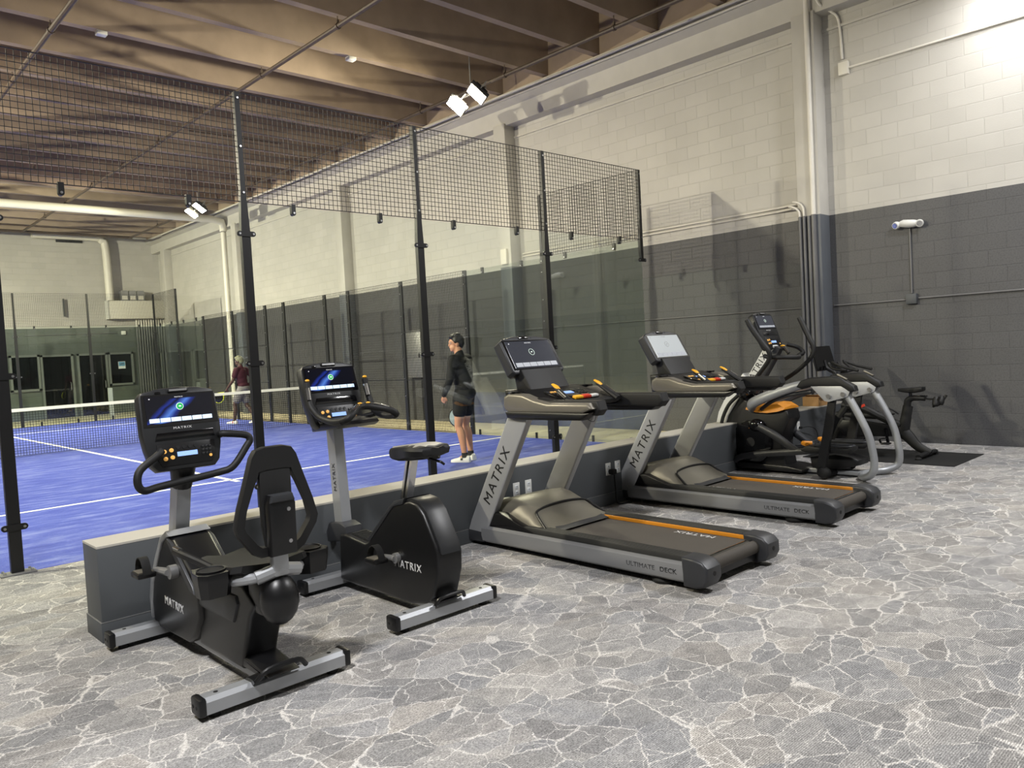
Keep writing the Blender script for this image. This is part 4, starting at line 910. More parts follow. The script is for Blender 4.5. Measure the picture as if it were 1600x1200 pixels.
    b = MB(Mt); b.prism([(-.262, .030), (.262, .030), (.262, .292), (-.262, .292)], -.002, .002, 'z'); b.build('screen_bezel', M_['black_gloss'], hs)
    touch_screen(t, Mt, -.238, .044, .238, .280, False)
    text('lettering', 'MATRIX', .016, M_['letter_white'], hs, Mt @ Matrix.Translation((0, .016, .001)), ext=.0008, sp=1.25, sx=1.35)
    b = MB(Mt); b.box((-.02, .313, .002), (.10, .022, .014), bev=.003); b.build('fan_vent', M_['black_gloss'], hs)
    for x in (-.11, .07):
        b = MB(Mt); b.box((x, .312, .0), (.022, .010, .006), bev=.002); b.build('button', M_['black_plastic'], hs)
    b = MB(); b.tube([(X-.09, F-1.0, 1.05), (X-.07, F-1.02, .975), (X+.0, F-1.02, .95), (X+.05, F-1.0, .99), (X+.07, F-.99, 1.05)], .0025, n=5, sm=5); b.build('safety_cord', M_['rubber'], t)
    text('lettering', 'MATRIX', .068, M_['letter_white'], t, basis((X+.205, F-1.70, .1735), (0, 1, 0), (-1, 0, 0)), ext=.0006, sp=1.05, sx=1.25)
    return t
tm = treadmill()
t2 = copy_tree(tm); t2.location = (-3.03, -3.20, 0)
t2['label'] = 'treadmill nearest the elliptical, its screen washed out by a painted reflection'
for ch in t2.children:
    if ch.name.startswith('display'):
        ch.data = ch.data.copy(); ch.data.materials[0] = M_['display_glare']  # reflection painted as screen glow, icons greyed to match
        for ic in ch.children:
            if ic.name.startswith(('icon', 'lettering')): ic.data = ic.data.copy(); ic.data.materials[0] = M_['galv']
o = text('lettering', 'MATRIX', .068, M_['letter_white'], t2, basis((-3.03-.17, -2.10-1.02, .1735), (0, -1, 0), (1, 0, 0)), ext=.0006, sp=1.05, sx=1.25)

# ---- elliptical ---------------------------------------------------------------------------
EX = -1.2
el = thing('elliptical_trainer', 'elliptical trainer with orange panel, white mast and curved silver rear frame', 'elliptical', (EX, -3.0, 0))
def epx(pts, a, b_, name, m, par=el, bev=.012, seg=2):
    b = MB(); b.prism(pts, EX+a, EX+b_, 'x', bev=bev, seg=seg); return b.build(name, m, par)
epx([(-2.02, .06), (-1.99, .22), (-1.985, .40), (-2.00, .54), (-2.05, .66), (-2.13, .78), (-2.24, .88), (-2.34, .80), (-2.46, .74), (-2.62, .70), (-2.84, .69), (-2.86, .60), (-2.78, .45), (-2.76, .30), (-2.80, .10), (-2.82, .03), (-2.06, .03)], -.13, .13, 'drive_housing', M_['black_plastic'], bev=.02, seg=3)
b = MB()
arc = [(-1.965, .20), (-1.95, .36), (-1.96, .52), (-2.00, .66), (-2.08, .80), (-2.20, .94), (-2.33, 1.10)]
inn = [(-2.40, 1.02), (-2.33, .90), (-2.22, .76), (-2.12, .62), (-2.065, .48), (-2.045, .36), (-2.04, .22)]
b.prism(arc+inn, EX-.15, EX+.15, 'x', bev=.012); b.build('front_cover', M_['white_shell'], el)
b = MB(); b.prism([(-2.20, .86), (-2.585, 1.43), (-2.675, 1.39), (-2.34, .86)], EX-.055, EX+.055, 'x', bev=.012); ms = b.build('mast', M_['white_shell'], el)
text('lettering', 'MATRIX', .098, M_['letter_black'], ms, basis((EX-.0555, -2.447, 1.13), (0, -.56, .83), (0, .83, .56)), sp=1.2, sx=1.05, ext=.0015)
epx([(-2.30, .84), (-2.68, 1.385), (-2.74, 1.36), (-2.42, .86)], -.05, .05, 'mast_back', M_['graphite'])
for s_ in (-1, 1):
    b = MB(); b.lathe([(.225, 0), (.245, .012), (.238, .03), (.18, .042), (.02, .046)], (EX+s_*.13, -2.41, .33), (s_, 0, 0), n=36); dk = b.build('flywheel_cover', M_['black_gloss'], el)
    b = MB(); b.lathe([(.052, .0), (.052, .008)], (EX+s_*.172, -2.41, .33), (s_, 0, 0), n=24); b.build('hub_cap', M_['graphite'], dk)
    b = MB(); b.prism([(-2.41, .51), (-2.395, .485), (-2.425, .485)], EX+s_*.176-.004, EX+s_*.176+.004, 'x'); b.build('badge', M_['orange_strip'], dk)
    b = MB(); b.ell((EX+s_*.15, -2.48, .52), (.07, .10, .075), 16); b.build('crank_cover', M_['black_gloss'], el)
    # orange saddle panel
    b = MB(); b.poly([[(EX+s_*x, y, z) for x, z in ((.0, zt), (.155, zt-.02), (.17, zb), (.0, zb))] for y, zt, zb in ((-2.36, .735, .695), (-2.48, .745, .665), (-2.62, .765, .66), (-2.74, .78, .675), (-2.82, .735, .70))]); b.build('side_panel', M_['orange_strip'], el)
    # upper rail: silver tube from the mast back to the padded handrail
    XR = EX+s_*.32
    b = MB(); b.tube([(EX+s_*.13, -2.42, .72), (EX+s_*.24, -2.50, .775), (EX+s_*.30, -2.72, .86), (XR, -2.98, .945), (XR, -3.16, .985)], [.055, .052, .046, .042, .038], n=12, sm=4, flat=(1.0, 1.2)); b.build('upper_rail', M_['frame_silver'], el)
    b = MB(); b.tube([(EX+s_*.16, -2.55, .70), (EX+s_*.26, -2.74, .80), (XR-s_*.03, -2.95, .87), (XR-s_*.02, -3.2, .905)], .022, n=8, sm=4); b.build('lower_rail', M_['graphite'], el)
    b = MB(); b.prism([(-3.06, .955), (-3.11, 1.02), (-3.20, 1.052), (-3.44, 1.065), (-3.52, 1.052), (-3.66, .965), (-3.675, .915), (-3.61, .90), (-3.54, .955), (-3.20, .955), (-3.12, .935)], XR-.052, XR+.052, 'x', bev=.022, seg=3); b.build('handrail_pad', M_['soft_black'], el)
    b = MB(); b.box((XR, -3.53, 1.055), (.035, .11, .012), rot=Euler((.5, 0, 0)), bev=.004); b.build('pad_insert', M_['taupe_shell'], el)
    b = MB(); b.prism([(-3.22, .965), (-3.53, .965), (-3.62, .915), (-3.60, .86), (-3.40, .805), (-3.36, .815)], XR-.048, XR-.036, 'x', bev=.003) if s_ < 0 else b.prism([(-3.22, .965), (-3.53, .965), (-3.62, .915), (-3.60, .86), (-3.40, .805), (-3.36, .815)], XR-.048, XR-.036, 'x', bev=.003)
    gp = b.build('gusset_plate', M_['plate_silver'], el)
    b = MB(); b.prism([(-3.22, .965), (-3.53, .965), (-3.62, .915), (-3.60, .86), (-3.40, .805), (-3.36, .815)], XR+.036, XR+.048, 'x', bev=.003); b.build('gusset_plate', M_['plate_silver'], el)
    for y, z in ((-3.41, .862), (-3.555, .885)): bolt(gp, (XR-.048, y, z), (-1, 0, 0), .018, .024)
    b = MB(); b.tube([(XR, -3.56, .89), (XR, -3.60, .83), (XR, -3.69, .66), (XR, -3.765, .49), (XR, -3.80, .34), (XR, -3.815, .20), (XR, -3.79, .10), (XR-s_*.06, -3.70, .048), (XR-s_*.16, -3.62, .04), (EX, -3.58, .04)], .036, n=14, sm=4); rt = b.build('rear_leg', M_['frame_silver'], el)
    # black swing link and floor pivot
    b = MB(); b.tube([(XR-s_*.005, -3.42, .83), (XR-s_*.01, -3.37, .55), (XR-s_*.015, -3.28, .13)], [.040, .046, .05], n=4, flat=(.7, 1.25), up=(0, 1, 0), sm=4); b.build('swing_link', M_['soft_black'], el)
    b = MB(); b.ell((XR-s_*.015, -3.30, .075), (.05, .075, .06), 14); b.build('link_foot', M_['rubber'], el)
    # pedal arm with foot plate
    pz = .10 if s_ < 0 else .0
    b = MB(); b.tube([(EX+s_*.205, -2.14, .075), (EX+s_*.215, -2.20, .10), (EX+s_*.215, -2.32, .165), (EX+s_*.21, -2.6, .215), (EX+s_*.20, -3.0, .26), (EX+s_*.19, -3.35, .30)], .032, n=8, sm=4, flat=(.8, 1.2)); b.ell((EX+s_*.205, -2.14, .07), (.045, .06, .04), 12); b.build('pedal_arm', M_['graphite'], el)
    b = MB(); b.tube([(EX+s_*.20, -2.53, .51), (EX+s_*.205, -2.72, .42), (EX+s_*.20, -2.90, .30), (EX+s_*.195, -2.98, .26)], [.036, .042, .036, .03], n=10, sm=4, flat=(.7, 1.1)); b.build('crank_arm', M_['graphite'], el)
    b = MB(); b.prism([(-3.02, .285), (-3.10, .335), (-3.22, .325), (-3.52, .33), (-3.58, .345), (-3.585, .31), (-3.54, .275), (-3.10, .26)], EX+s_*.19-.075, EX+s_*.19+.075, 'x', bev=.016); fp = b.build('foot_plate', M_['soft_black'], el)
    b = MB(); b.tube([(EX+s_*.19-.06, -3.10, .345), (EX+s_*.19, -3.03, .352), (EX+s_*.19+.06, -3.10, .345)], .022, n=8, sm=4); b.build('toe_guard', M_['orange_strip'], fp)
    b = MB(); b.tube([(EX+s_*.19+q, y, .343) for q, y in ((-.06, -3.18), (-.065, -3.5), (-.03, -3.56), (.03, -3.56), (.065, -3.5), (.06, -3.18))], .012, n=8, sm=4); b.build('foot_rim', M_['graphite'], fp)
    # moving arm
    b = MB(); b.tube([(EX+s_*.30, -2.50, 1.69), (EX+s_*.295, -2.545, 1.60), (EX+s_*.275, -2.66, 1.42), (EX+s_*.265, -2.72, 1.34), (EX+s_*.255, -2.715, 1.25), (EX+s_*.25, -2.62, 1.13), (EX+s_*.235, -2.50, 1.01), (EX+s_*.20, -2.36, .90)] if s_ < 0 else
           [(EX+s_*.30, -2.80, 1.69), (EX+s_*.295, -2.845, 1.60), (EX+s_*.285, -2.92, 1.44), (EX+s_*.28, -2.96, 1.36), (EX+s_*.27, -2.945, 1.26), (EX+s_*.26, -2.83, 1.14), (EX+s_*.24, -2.66, 1.02), (EX+s_*.20, -2.42, .90)], [.028, .031, .031, .027, .024, .023, .023, .024], n=12, sm=4)
    b.build('moving_arm', M_['soft_black'], el)
    b = MB(); b.ell((EX+s_*.16, -2.33, .88), (.08, .07, .06), 14); b.build('arm_pivot', M_['black_gloss'], el)
    b = MB(); b.tube([(EX+s_*.20, -2.30, .86), (EX+s_*.21, -2.17, .74), (EX+s_*.215, -2.08, .55), (EX+s_*.215, -2.08, .36), (EX+s_*.21, -2.13, .10)], .020, n=10, sm=4); b.build('arm_linkage', M_['soft_black'], el)
b = MB(); b.tube([(EX-.17, -2.62, 1.285), (EX-.20, -2.70, 1.27), (EX-.16, -2.85, 1.265), (EX, -2.92, 1.255), (EX+.16, -2.85, 1.275), (EX+.20, -2.88, 1.30), (EX+.235, -2.80, 1.36), (EX+.18, -2.70, 1.40)], .024, n=10, sm=4); gb = b.build('grab_bar', M_['soft_black'], el)
b = MB(); b.tube([(EX+.03, -2.735, 1.375), (EX+.02, -2.80, 1.30)], .022, n=8); b.build('pulse_sensor', M_['chrome'], gb)
b = MB(); b.ell((EX+.03, -2.73, 1.385), (.022, .03, .012), 10); b.build('thumb_key', M_['amber'], gb)
Me = basis((EX, -2.665, 1.36), (1, 0, 0), (0, .36, .93))
bike_console(el, Me, lit=False)
epx([(-2.05, .035), (-2.85, .03), (-3.0, .03), (-3.02, .06), (-2.84, .09), (-2.06, .11)], -.20, .20, 'base', M_['black_plastic'])
b = MB(); b.box((EX-.0, -3.25, .042), (.10, .75, .05), bev=.01); b.build('frame', M_['frame_silver'], el)
b = MB(); b.tube([(EX-.33, -3.30, .042), (EX+.33, -3.30, .042)], .03, n=10); b.build('cross_tube', M_['soft_black'], el)
epx([(-3.06, .20), (-3.34, .24), (-3.50, .22), (-3.58, .19), (-3.585, .14), (-3.40, .085), (-3.20, .065), (-3.08, .08)], -.12, .12, 'ramp_cover', M_['black_plastic'], bev=.02)

# ---- spin bike on its mat -----------------------------------------------------------------
BX = .35
mt_ = MB(); mt_.prism([(-.18, -4.11), (.83, -4.11), (.83, -2.42), (-.18, -2.42)], 0, .009, 'z', bev=.003); tag(mt_.build('exercise_mat', M_['rubber']), 'thin black rubber mat on the carpet under the spin bike', 'mat')
sb = thing('spin_bike', 'black spin bike with a tilted tablet screen, on a mat by the dark wall', 'exercise bike', (BX, -3.1, .009))
K = M_['soft_black']
def stub(y, x0, x1, nm):
    b = MB(); b.tube([(BX+x0, y, .045), (BX, y, .05), (BX+x1, y, .045)], [.03, .036, .03], n=10, flat=(1.1, .8)); f = b.build(nm, K, sb)
    for x in (x0, x1):
        b = MB(); b.lathe([(.035, 0), (.035, .018), (.018, .03)], (BX+x, y, .009), (0, 0, 1), n=12); b.build('leveling_foot', M_['rubber'], f)
    return f
stub(-3.66, -.27, .27, 'rear_foot'); stub(-2.55, -.27, .27, 'front_foot')
b = MB(); b.tube([(BX, -3.70, .055), (BX, -3.56, .13), (BX, -3.44, .26), (BX, -3.30, .34)], [.035, .045, .06, .06], n=10, sm=4, flat=(.8, 1.2)); b.tube([(BX, -3.36, .30), (BX, -2.95, .36), (BX, -2.72, .43)], [.06, .05, .045], n=10, sm=3, flat=(.8, 1.1)); b.tube([(BX, -2.72, .44), (BX, -2.62, .25), (BX, -2.55, .06)], [.045, .04, .035], n=10, sm=3); fr = b.build('frame', K, sb)
b = MB(); b.tube([(BX, -3.40, .27), (BX, -3.44, .45), (BX, -3.47, .60)], [.06, .05, .046], n=10, sm=3, flat=(.8, 1.2)); b.tube([(BX, -3.10, .47), (BX, -2.9, .48), (BX, -2.62, .48)], .04, n=10, flat=(.8, 1)); b.tube([(BX, -2.66, .45), (BX, -2.76, .62), (BX, -2.66, .80), (BX, -2.60, .98)], [.05, .05, .045, .04], n=10, sm=4); b.tube([(BX, -2.70, .60), (BX, -2.95, .56), (BX, -3.14, .47), (BX, -3.38, .36)], [.05, .048, .045, .05], n=10, sm=4); b.build('frame_tube', K, sb)
b = MB(); b.tube([(BX, -3.46, .58), (BX, -3.47, .655), (BX, -3.52, .69), (BX, -3.60, .69), (BX, -3.66, .685)], [.038, .04, .036, .03, .028], n=10, sm=3); sp_ = b.build('seat_post', K, sb)
b = MB(); b.box((BX, -3.60, .715), (.05, .16, .02), bev=.004); b.cyl((BX, -3.50, .70), (BX, -3.50, .765), .018); b.build('seat_slider', M_['black_gloss'], sp_)
saddle(sb, BX, [(-3.365, .016, .79, .02), (-3.41, .024, .795, .035), (-3.47, .034, .795, .045), (-3.54, .06, .80, .05), (-3.60, .078, .81, .05), (-3.645, .07, .812, .04), (-3.655, .04, .808, .02)], None, M_['soft_black'])
b = MB(); b.lathe([(.20, -.022), (.225, -.018), (.232, 0), (.225, .018), (.20, .022)], (BX, -2.76, .305), (1, 0, 0), n=40); b.lathe([(.06, -.03), (.06, .03)], (BX, -2.76, .305), (1, 0, 0), n=16); b.build('flywheel', M_['black_gloss'], sb)
b = MB(); b.prism([(-2.72, .42), (-3.0, .42), (-3.32, .36), (-3.36, .28), (-3.30, .24), (-2.75, .22), (-2.66, .32)], BX-.075, BX-.045, 'x', bev=.01); b.build('belt_guard', M_['black_plastic'], sb)
for s_, y, z in ((-1, -3.27, .165), (1, -3.20, .48)):
    b = MB(); b.tube([(BX+s_*.09, -3.24, .32), (BX+s_*.10, y, z)], .014, n=8, flat=(.7, 1.3)); b.cyl((BX, -3.24, .32), (BX+s_*.095, -3.24, .32), .022, n=12); b.build('crank_arm', M_['black_gloss'], sb)
    b = MB(); b.box((BX+s_*.16, y, z), (.09, .09, .02), bev=.006); b.tube([(BX+s_*.16, y+.06, z), (BX+s_*.16, y+.07, z+.05), (BX+s_*.16, y, z+.06)], .02, n=6, sm=3, flat=(1.6, .3)); b.build('pedal', M_['black_plastic'], sb)
b = MB(); b.prism([(-3.33, .23), (-3.37, .30), (-3.35, .335), (-3.31, .27)], BX-.07, BX+.07, 'x', bev=.005); b.build('accent', M_['red_key'], sb)
b = MB(); b.box((BX-.042, -2.96, .595), (.012, .06, .03), rot=Euler((-.4, 0, 0))); b.build('accent', M_['red_key'], sb)
b = MB(); b.tube([(BX, -3.36, .50), (BX-.02, -3.31, .545), (BX-.02, -3.26, .57)], .010, n=8, sm=3); b.build('seat_lever', K, sb)
b = MB(); b.tube([(BX-.13, -2.60, 1.13), (BX-.14, -2.66, 1.06), (BX-.13, -2.78, 1.04), (BX-.10, -2.80, 1.03), (BX, -2.70, 1.0), (BX+.10, -2.80, 1.03), (BX+.13, -2.78, 1.04), (BX+.14, -2.66, 1.06), (BX+.13, -2.60, 1.13)], .018, n=10, sm=4)
for s_ in (-1, 1): b.tube([(BX+s_*.13, -2.78, 1.04), (BX+s_*.16, -2.66, 1.14), (BX+s_*.19, -2.80, 1.08), (BX+s_*.20, -2.99, 1.03)], .016, n=10, sm=4)
b.build('handlebar', K, sb)
b = MB(); b.tube([(BX, -2.62, .92), (BX, -2.62, 1.0), (BX, -2.52, 1.06), (BX, -2.49, 1.16)], .026, n=8, sm=3); b.build('screen_arm', K, sb)
Mb = basis((BX, -2.525, 1.04), (1, 0, 0), (0, .26, .965))
b = MB(Mb); b.box((0, .155, -.016), (.53, .315, .028), bev=.01); tb = b.build('tablet', M_['black_plastic'], sb)
b = MB(Mb); b.box((0, .155, -.001), (.515, .30, .004)); b.build('display', M_['screen_off'], tb)
# bottle cages and weights hung behind the saddle
for s_ in (-1, 1):
    b = MB(); b.tube([(BX+s_*.02, -3.66, .69), (BX+s_*.06, -3.72, .685), (BX+s_*.08, -3.80, .68)], .010, n=8, sm=3); b.lathe([(.028, -.05), (.036, -.03), (.036, .03), (.028, .05)], (BX+s_*.085, -3.80, .66), (.5, 0, 1), n=12); b.tube([(BX+s_*.05, -3.76, .60), (BX+s_*.085, -3.80, .62), (BX+s_*.11, -3.85, .72)], .014, n=8); b.build('weight_cradle', K, sb)

# ---- small things around the machines -----------------------------------------------------
def outlet(x, z, label, plug=False, w=.072):
    t = thing('wall_outlet', label, 'outlet', (x, -2.225, z))
    b = MB(); b.box((x, -2.228, z), (w, .008, .116), bev=.003); pl = b.build('cover_plate', M_['white_plastic'] if w < .08 else M_['galv'], t)
    for dz in (-.024, .024):
        b = MB(); b.box((x, -2.233, z+dz), (.034, .004, .030), bev=.003); r = b.build('socket', M_['paper_white'], t)
        for k in (-.006, .006): b = MB(); b.box((x+k, -2.2355, z+dz+.003), (.003, .002, .010)); b.build('slot', M_['rubber'], r)
    return t
outlet(-4.83, .338, 'white outlet on the low wall under the first treadmill, left one of two')
outlet(-4.69, .342, 'white outlet on the low wall under the first treadmill, right one of two')
outlet(-3.64, .338, 'white outlet on the low wall between the treadmills, with a black plug in it')
outlet(-3.50, .342, 'white plate on the low wall just right of the outlet with the black plug')
outlet(-.03, .345, 'white outlet on the low wall right of the elliptical, left one of two')
outlet(.12, .347, 'white outlet on the low wall right of the elliptical, with the cord plugged in')
t = thing('power_cord', 'thin black power cord hanging from the outlet behind the elliptical', 'cord', (.12, -2.24, .33))
b = MB(); b.box((.12, -2.258, .325), (.03, .04, .03), bev=.006); b.build('plug', M_['rubber'], t)
b = MB(); b.tube([(.12, -2.275, .325), (.26, -2.30, .325), (.44, -2.30, .27), (.50, -2.30, .16), (.50, -2.31, .03), (.42, -2.40, .006)], .005, n=6, sm=6); b.build('cable', M_['rubber'], t)
t = thing('power_cord', 'short black plug and cord in the outlet between the treadmills', 'cord', (-3.64, -2.24, .30))
b = MB(); b.box((-3.62, -2.265, .314), (.06, .06, .05), bev=.01); b.build('plug', M_['rubber'], t)
b = MB(); b.tube([(-3.62, -2.28, .295), (-3.62, -2.29, .15), (-3.60, -2.29, .02), (-3.45, -2.34, .006)], .006, n=6, sm=5); b.build('cable', M_['rubber'], t)
cb = thing('cardboard_box', 'open brown cardboard box on top of the low wall by the pier', 'box', (.98, -2.09, .54))
b = MB()
for c, d in (((.98, -2.09, .542), (.44, .22, .006)), ((.98, -2.197, .60), (.44, .005, .12)), ((.98, -1.983, .60), (.44, .005, .12)), ((.763, -2.09, .60), (.005, .22, .12)), ((1.197, -2.09, .60), (.005, .22, .12))): b.box(c, d)
bmesh.ops.remove_doubles(b.bm, verts=b.bm.verts[:], dist=1e-4); b.build('body', M_['cardboard'], cb)
for nm, c, d, r in (('flap', (.98, -2.235, .672), (.43, .09, .004), (-.5, 0, 0)), ('flap', (1.205, -2.09, .690), (.004, .20, .075), (0, .25, 0)), ('flap', (.80, -2.09, .675), (.10, .20, .004), (0, .3, 0))):
    b = MB(); b.box(c, d, rot=Euler(r)); b.build(nm, M_['cardboard'], cb)

# ------------------------------------------------------------------ players
def blob(name, prims, vox, m, parent, smooth=6):
    """one continuous skin grown over tapered limbs and rounded masses (local coordinates)"""
    b = MB()
    for p in prims:
        if p[0] == 'e':
            b.ell(p[1], p[2], 18, rot=Euler(p[3]) if len(p) > 3 else None)
        else:
            pts, rs = p[1], p[2]
            b.tube(pts, rs, n=14, sm=p[3] if len(p) > 3 else 0)
            for q, r in ((pts[0], rs[0]), (pts[-1], rs[-1])): b.ell(q, r, 12)
    me = b.mesh(name); o = bpy.data.objects.new('tmp', me); C.objects.link(o)
    r = o.modifiers.new('r', 'REMESH'); r.mode = 'VOXEL'; r.voxel_size = vox; r.use_smooth_shade = True
    k = o.modifiers.new('s', 'SMOOTH'); k.iterations = smooth; k.factor = .5
    dg = bpy.context.evaluated_depsgraph_get()
    m2 = bpy.data.meshes.new_from_object(o.evaluated_get(dg)); m2.name = name
    bpy.data.objects.remove(o)
    for f in m2.polygons: f.use_smooth = True
    m2.materials.clear(); m2.materials.append(m)
    o = bpy.data.objects.new(name, m2); C.objects.link(o); o.parent = parent
    return o
def hand(w, d, side, grip=False):
    """palm, four fingers of different length and a thumb, along d from the wrist w"""
    w, d = Vector(w), Vector(d).normalized(); x = Vector((side, 0, 0)); x = (x-d*x.dot(d)).normalized(); f = d.cross(x)*side
    P = [('e', w+d*.045, (.026, .026, .042), d.to_track_quat('Z', 'Y').to_euler())]
    for i, L in enumerate((.058, .070, .066, .050)):
        a = w+d*.078+f*(.030-.020*i)*1.0; c = -x*(.028 if grip else .014)
        P.append(('t', [a-d*.02, a+d*L*.5+c*.3, a+d*L*(.7 if grip else .95)+c*1.3], [.0105, .0095, .008]))
    t = w+d*.028+f*.028
    P.append(('t', [t, t+f*.024+d*.022-x*.008, t+f*.026+d*.050-x*.018], [.012, .0105, .009]))
    return P
def head_prims(c, yaw, pitch=0):
    c = Vector(c); R = Euler((pitch, 0, yaw)).to_matrix(); q = (pitch, 0, yaw)
    T = lambda p: tuple(c+R @ Vector(p))
    E_ = lambda p, r: ('e', T(p), r, q)
    P = [E_((0, -.008, .025), (.076, .096, .095)), E_((0, .025, -.055), (.056, .066, .062)), E_((0, .055, -.085), (.030, .034, .028)),
         E_((0, .094, -.018), (.012, .020, .020)), E_((0, .088, .008), (.009, .014, .026)), E_((0, .082, -.054), (.026, .016, .009)),
         E_((0, .078, .030), (.050, .020, .014)), E_((-.078, -.005, -.012), (.012, .022, .034)), E_((.078, -.005, -.012), (.012, .022, .034))]
    return P, T, R, q
def person(label, loc, rotz, pose, skin, top, bottom, hairm, shoe, sleeve, socks, group=None):
    t = thing('person', label, 'person', loc, group); t.rotation_euler = (0, 0, rotz)
    J = {k: Vector(v) for k, v in pose.items() if k not in ('hyaw', 'hpitch')}
    hp, T, R, q = head_prims(J['head'], pose['hyaw'], pose.get('hpitch', 0))
    nb = J['neck']; pel = J['pelvis']; ch = J['chest']
    body = list(hp)
    body.append(('t', [J['head']+Vector((0, -.02, -.05)), nb], [.052, .060]))
    body += [('e', ch, (.165, .105, .20)), ('e', (ch+pel)/2, (.135, .092, .17)), ('e', pel, (.158, .11, .12))]
    for s_ in 'LR':
        sg = -1 if s_ == 'L' else 1
        sh, elb, wr, hd = (J[k+s_] for k in ('sh', 'el', 'wr', 'ha'))
        body += [('t', [nb+Vector((0, 0, -.05)), sh], [.055, .055]), ('t', [sh, (sh+elb)/2, elb], [.052, .047, .038]), ('t', [elb, (elb*.65+wr*.35), wr], [.038, .039, .026])]
        body += hand(wr, hd-wr, sg, grip=True)
        hip, kn, an = (J[k+s_] for k in ('hi', 'kn', 'an'))
        cal = kn*.68+an*.32+Vector((0, -.022, 0))
        body += [('t', [hip, hip*.6+kn*.4, kn], [.088, .078, .054]), ('t', [kn, cal, an], [.052, .056, .036], 3)]
        toe = J['to'+s_]; body.append(('t', [an, an*.62+toe*.38+Vector((0, 0, -.018))], [.034, .026]))
    blob('body', body, .0085, skin, t, 5)
    # top
    P = [('e', ch, (.185, .125, .205)), ('e', ch+Vector((0, -.02, .08)), (.175, .105, .10)), ('e', (ch+pel)/2+Vector((0, 0, .02)), (.160, .118, .19)), ('e', pel+Vector((0, -.01, .06)), (.168, .128, .10)), ('t', [nb+Vector((0, -.005, .018)), nb+Vector((0, -.01, -.06))], [.064, .085])]
    for s_ in 'LR':
        sh, elb, wr = (J[k+s_] for k in ('sh', 'el', 'wr'))
        P.append(('t', [nb+Vector((0, -.01, -.06)), sh], [.07, .068]))
        if sleeve == 'long': P += [('t', [sh, (sh+elb)/2, elb], [.070, .062, .054]), ('t', [elb, (elb+wr)/2, wr], [.054, .050, .037])]
        else: P.append(('t', [sh, sh*.42+elb*.58], [.070, .066]))
    blob('sweater' if sleeve == 'long' else 'shirt', P, .010, top, t, 6)
    P = [('e', pel, (.172, .132, .12)), ('e', pel+Vector((0, -.05, -.02)), (.15, .10, .10))]
    for s_ in 'LR':
        hip, kn = J['hi'+s_], J['kn'+s_]; k = pose_len(J, s_)
        P.append(('t', [hip, hip*(1-k)+kn*k], [.108, .100 if sleeve == 'long' else .112]))
    blob('shorts', P, .010, bottom, t, 6)
    # hair as a cap over skull and nape
    c = J['head']; E_ = lambda p, r: ('e', T(p), r, q)
    P = [E_((0, -.022, .050), (.088, .100, .086)), E_((0, -.050, .0), (.080, .070, .085)), E_((0, .045, .095), (.066, .050, .034)), E_((.03, .01, .115), (.05, .05, .03)), E_((-.035, -.02, .118), (.045, .05, .03)), E_((-.074, .0, .03), (.016, .04, .04)), E_((.074, .0, .03), (.016, .04, .04))]
    blob('hair' if sleeve == 'long' else 'cap', P, .008, hairm, t, 3)
    for sx in (-1, 1):
        for m, p, r in ((M_['white_plastic'], (sx*.031, .080, .008), (.012, .008, .008)), (M_['hair_black'], (sx*.031, .086, .008), (.006, .004, .006))):
            b = MB(); b.ell(T(p), r, 8, rot=Euler(q)); me = b.mesh('eye'); me.materials.append(m); o = bpy.data.objects.new('eye', me); C.objects.link(o); o.parent = t
    for s_ in 'LR':
        an, toe = J['an'+s_], J['to'+s_]; d = toe-an; d.z = 0; d.normalize(); z0 = min(an.z-.075, toe.z-.03); w = Vector((-d.y, d.x, 0))
        up = Vector((0, 0, 1)); tilt = (toe.z-.035)-(an.z-.085)
        base = an+Vector((0, 0, -.085)); L = [(-.075, .030, .075), (-.055, .038, .088), (.0, .039, .092), (.05, .042, .078), (.11, .048, .058), (.17, .044, .045), (.205, .024, .034)]
        rg = []
        for a, hw, h in L:
            k = max(0, a+.02)/.2; o_ = base+d*a+up*(tilt*min(1, k) if a > 0 else 0)
            rg.append([o_+w*hw*x+up*z for x, z in ((-.85, 0), (-1, .02), (-.85, h*.7), (-.4, h), (.4, h), (.85, h*.7), (1, .02), (.85, 0))])
        b = MB(); b.poly(rg); me = b.mesh('shoe', 50); me.materials.append(M_['shoe_white']); o = bpy.data.objects.new('shoe', me); C.objects.link(o); o.parent = t
        b = MB(); b.poly([[base+d*a+w*x*.046+up*z for x, z in ((-1, .03), (1, .03), (.93, h*.75), (-.93, h*.75))] for a, h in ((.02, .085), (.05, .075))]); me = b.mesh('shoe_stripe'); me.materials.append(shoe); o2 = bpy.data.objects.new('shoe_stripe', me); C.objects.link(o2); o2.parent = o
        if socks:
            b = MB(); b.tube([an+Vector((0, 0, -.02)), an+Vector((0, 0, .045))], [.044, .043], n=14); me = b.mesh('sock'); me.materials.append(M_['sock']); o = bpy.data.objects.new('sock', me); C.objects.link(o); o.parent = t
    return t
def pose_len(J, s_): return J['slen'].x
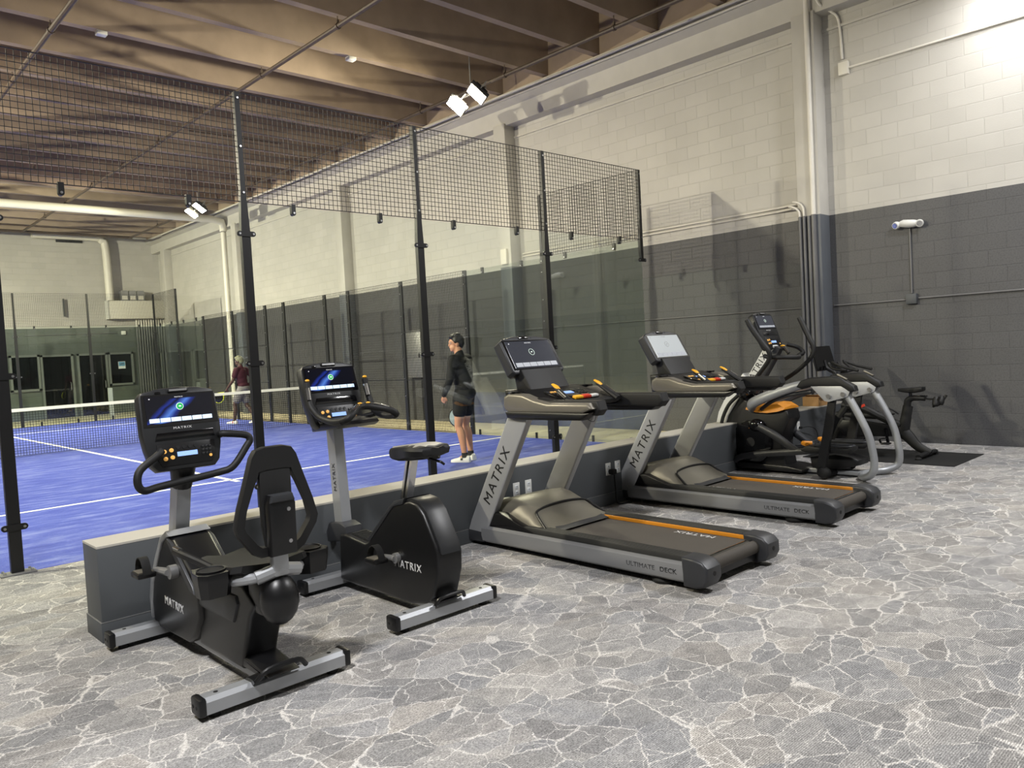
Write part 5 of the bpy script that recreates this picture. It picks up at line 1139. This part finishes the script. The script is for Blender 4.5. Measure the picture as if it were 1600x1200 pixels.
def racket(label, hand_w, head_w, face, m, m2):
    """padel racket: perforated-look blade with rim, throat and wrapped grip"""
    hw, hd = Vector(hand_w), Vector(head_w); v = (hd-hw).normalized(); n = Vector(face); n = (n-v*n.dot(v)).normalized(); u = v.cross(n)
    M = Matrix((u, v, n)).transposed().to_4x4(); M.translation = hd
    t = thing('padel_racket', label, 'racket', hw)
    def out(k): return [(.128*k*math.cos(a), .142*k*math.sin(a)) for a in [2*PI*i/28 for i in range(28)]]
    b = MB(M); b.prism(out(.93), -.016, .016, 'z', bev=.004); bl = b.build('blade', m2, t)
    b = MB(M); b.poly([[(x, y, z) for x, y in out(k)] for k, z in ((.93, -.0185), (1.0, -.017), (1.02, 0), (1.0, .017), (.93, .0185), (.90, 0), (.93, -.0185))], caps=False); b.build('rim', m, t)
    L = (hd-hw).length
    for sx in (-1, 1):
        b = MB(M); b.tube([(sx*.07, -.115, 0), (sx*.03, -.165, 0), (0.008*sx, -.20, 0)], .012, n=8, sm=3); b.build('throat', m, t)
    b = MB(M); b.tube([(0, -.19, 0), (0, -L-.05, 0)], .0165, n=10); b.build('grip', M_['rubber'], t)
    for i in range(-1, 2):
        for j in range(-1, 2):
            b = MB(M); b.lathe([(.007, -.0166), (.007, .0166)], (i*.04, j*.04, 0), (0, 0, 1), n=8); b.build('hole', M_['rubber'], bl)
    return t
P1 = dict(head=(0, .085, 1.635), hyaw=.75, hpitch=-.05, neck=(0, .045, 1.475), chest=(0, .03, 1.27), pelvis=(0, -.015, .965), slen=(.50, 0, 0),
          shL=(-.185, .03, 1.415), elL=(-.235, .06, 1.145), wrL=(-.215, .185, .935), haL=(-.20, .215, .85),
          shR=(.185, .03, 1.415), elR=(.24, .05, 1.145), wrR=(.20, .20, .935), haR=(.18, .225, .85),
          hiL=(-.085, 0, .905), knL=(-.10, .055, .49), anL=(-.11, -.03, .087), toL=(-.14, .16, .035),
          hiR=(.085, 0, .905), knR=(.10, .07, .49), anR=(.105, .01, .087), toR=(.13, .20, .035))
person('person in a black top and black shorts standing on the court holding a racket', (-2.36, 1.36, .003), .30, P1, M_['skin_light'], M_['cloth_black'], M_['cloth_black'], M_['hair_black'], M_['letter_black'], 'long', True)
def loc2w(p, loc, rz):
    c, s_ = math.cos(rz), math.sin(rz); return (loc[0]+p[0]*c-p[1]*s_, loc[1]+p[0]*s_+p[1]*c, loc[2]+p[2])
racket('dark padel racket held low by the person in black', loc2w((.186, .222, .865), (-2.36, 1.36, .003), .30), loc2w((.12, .20, .60), (-2.36, 1.36, .003), .30), (-.7, -.7, .2), M_['black_gloss'], M_['racket_grey'])
P2 = dict(head=(0, .06, 1.60), hyaw=.2, hpitch=-.1, neck=(0, .03, 1.44), chest=(0, .02, 1.24), pelvis=(0, -.01, .93), slen=(.62, 0, 0),
          shL=(-.185, .04, 1.385), elL=(-.225, .13, 1.12), wrL=(-.20, .31, .93), haL=(-.19, .36, .86),
          shR=(.185, .0, 1.385), elR=(.25, -.17, 1.16), wrR=(.22, -.03, .96), haR=(.20, .02, .88),
          hiL=(-.085, 0, .87), knL=(-.09, .20, .50), anL=(-.09, .24, .10), toL=(-.10, .43, .06),
          hiR=(.085, 0, .87), knR=(.09, -.02, .47), anR=(.09, -.27, .12), toR=(.09, -.11, .04))
person('person in a maroon shirt and grey shorts walking beyond the net', (-.62, 12.24, .003), .62, P2, M_['skin_dark'], M_['cloth_maroon'], M_['cloth_grey'], M_['cap_camo'], M_['shoe_red'], 'short', False)
racket('yellow and black padel racket held by the person in maroon', loc2w((-.186, .37, .855), (-.62, 12.24, .003), .62), loc2w((-.19, .56, .70), (-.62, 12.24, .003), .62), (-.75, -.6, .1), M_['racket_yellow'], M_['black_gloss'])
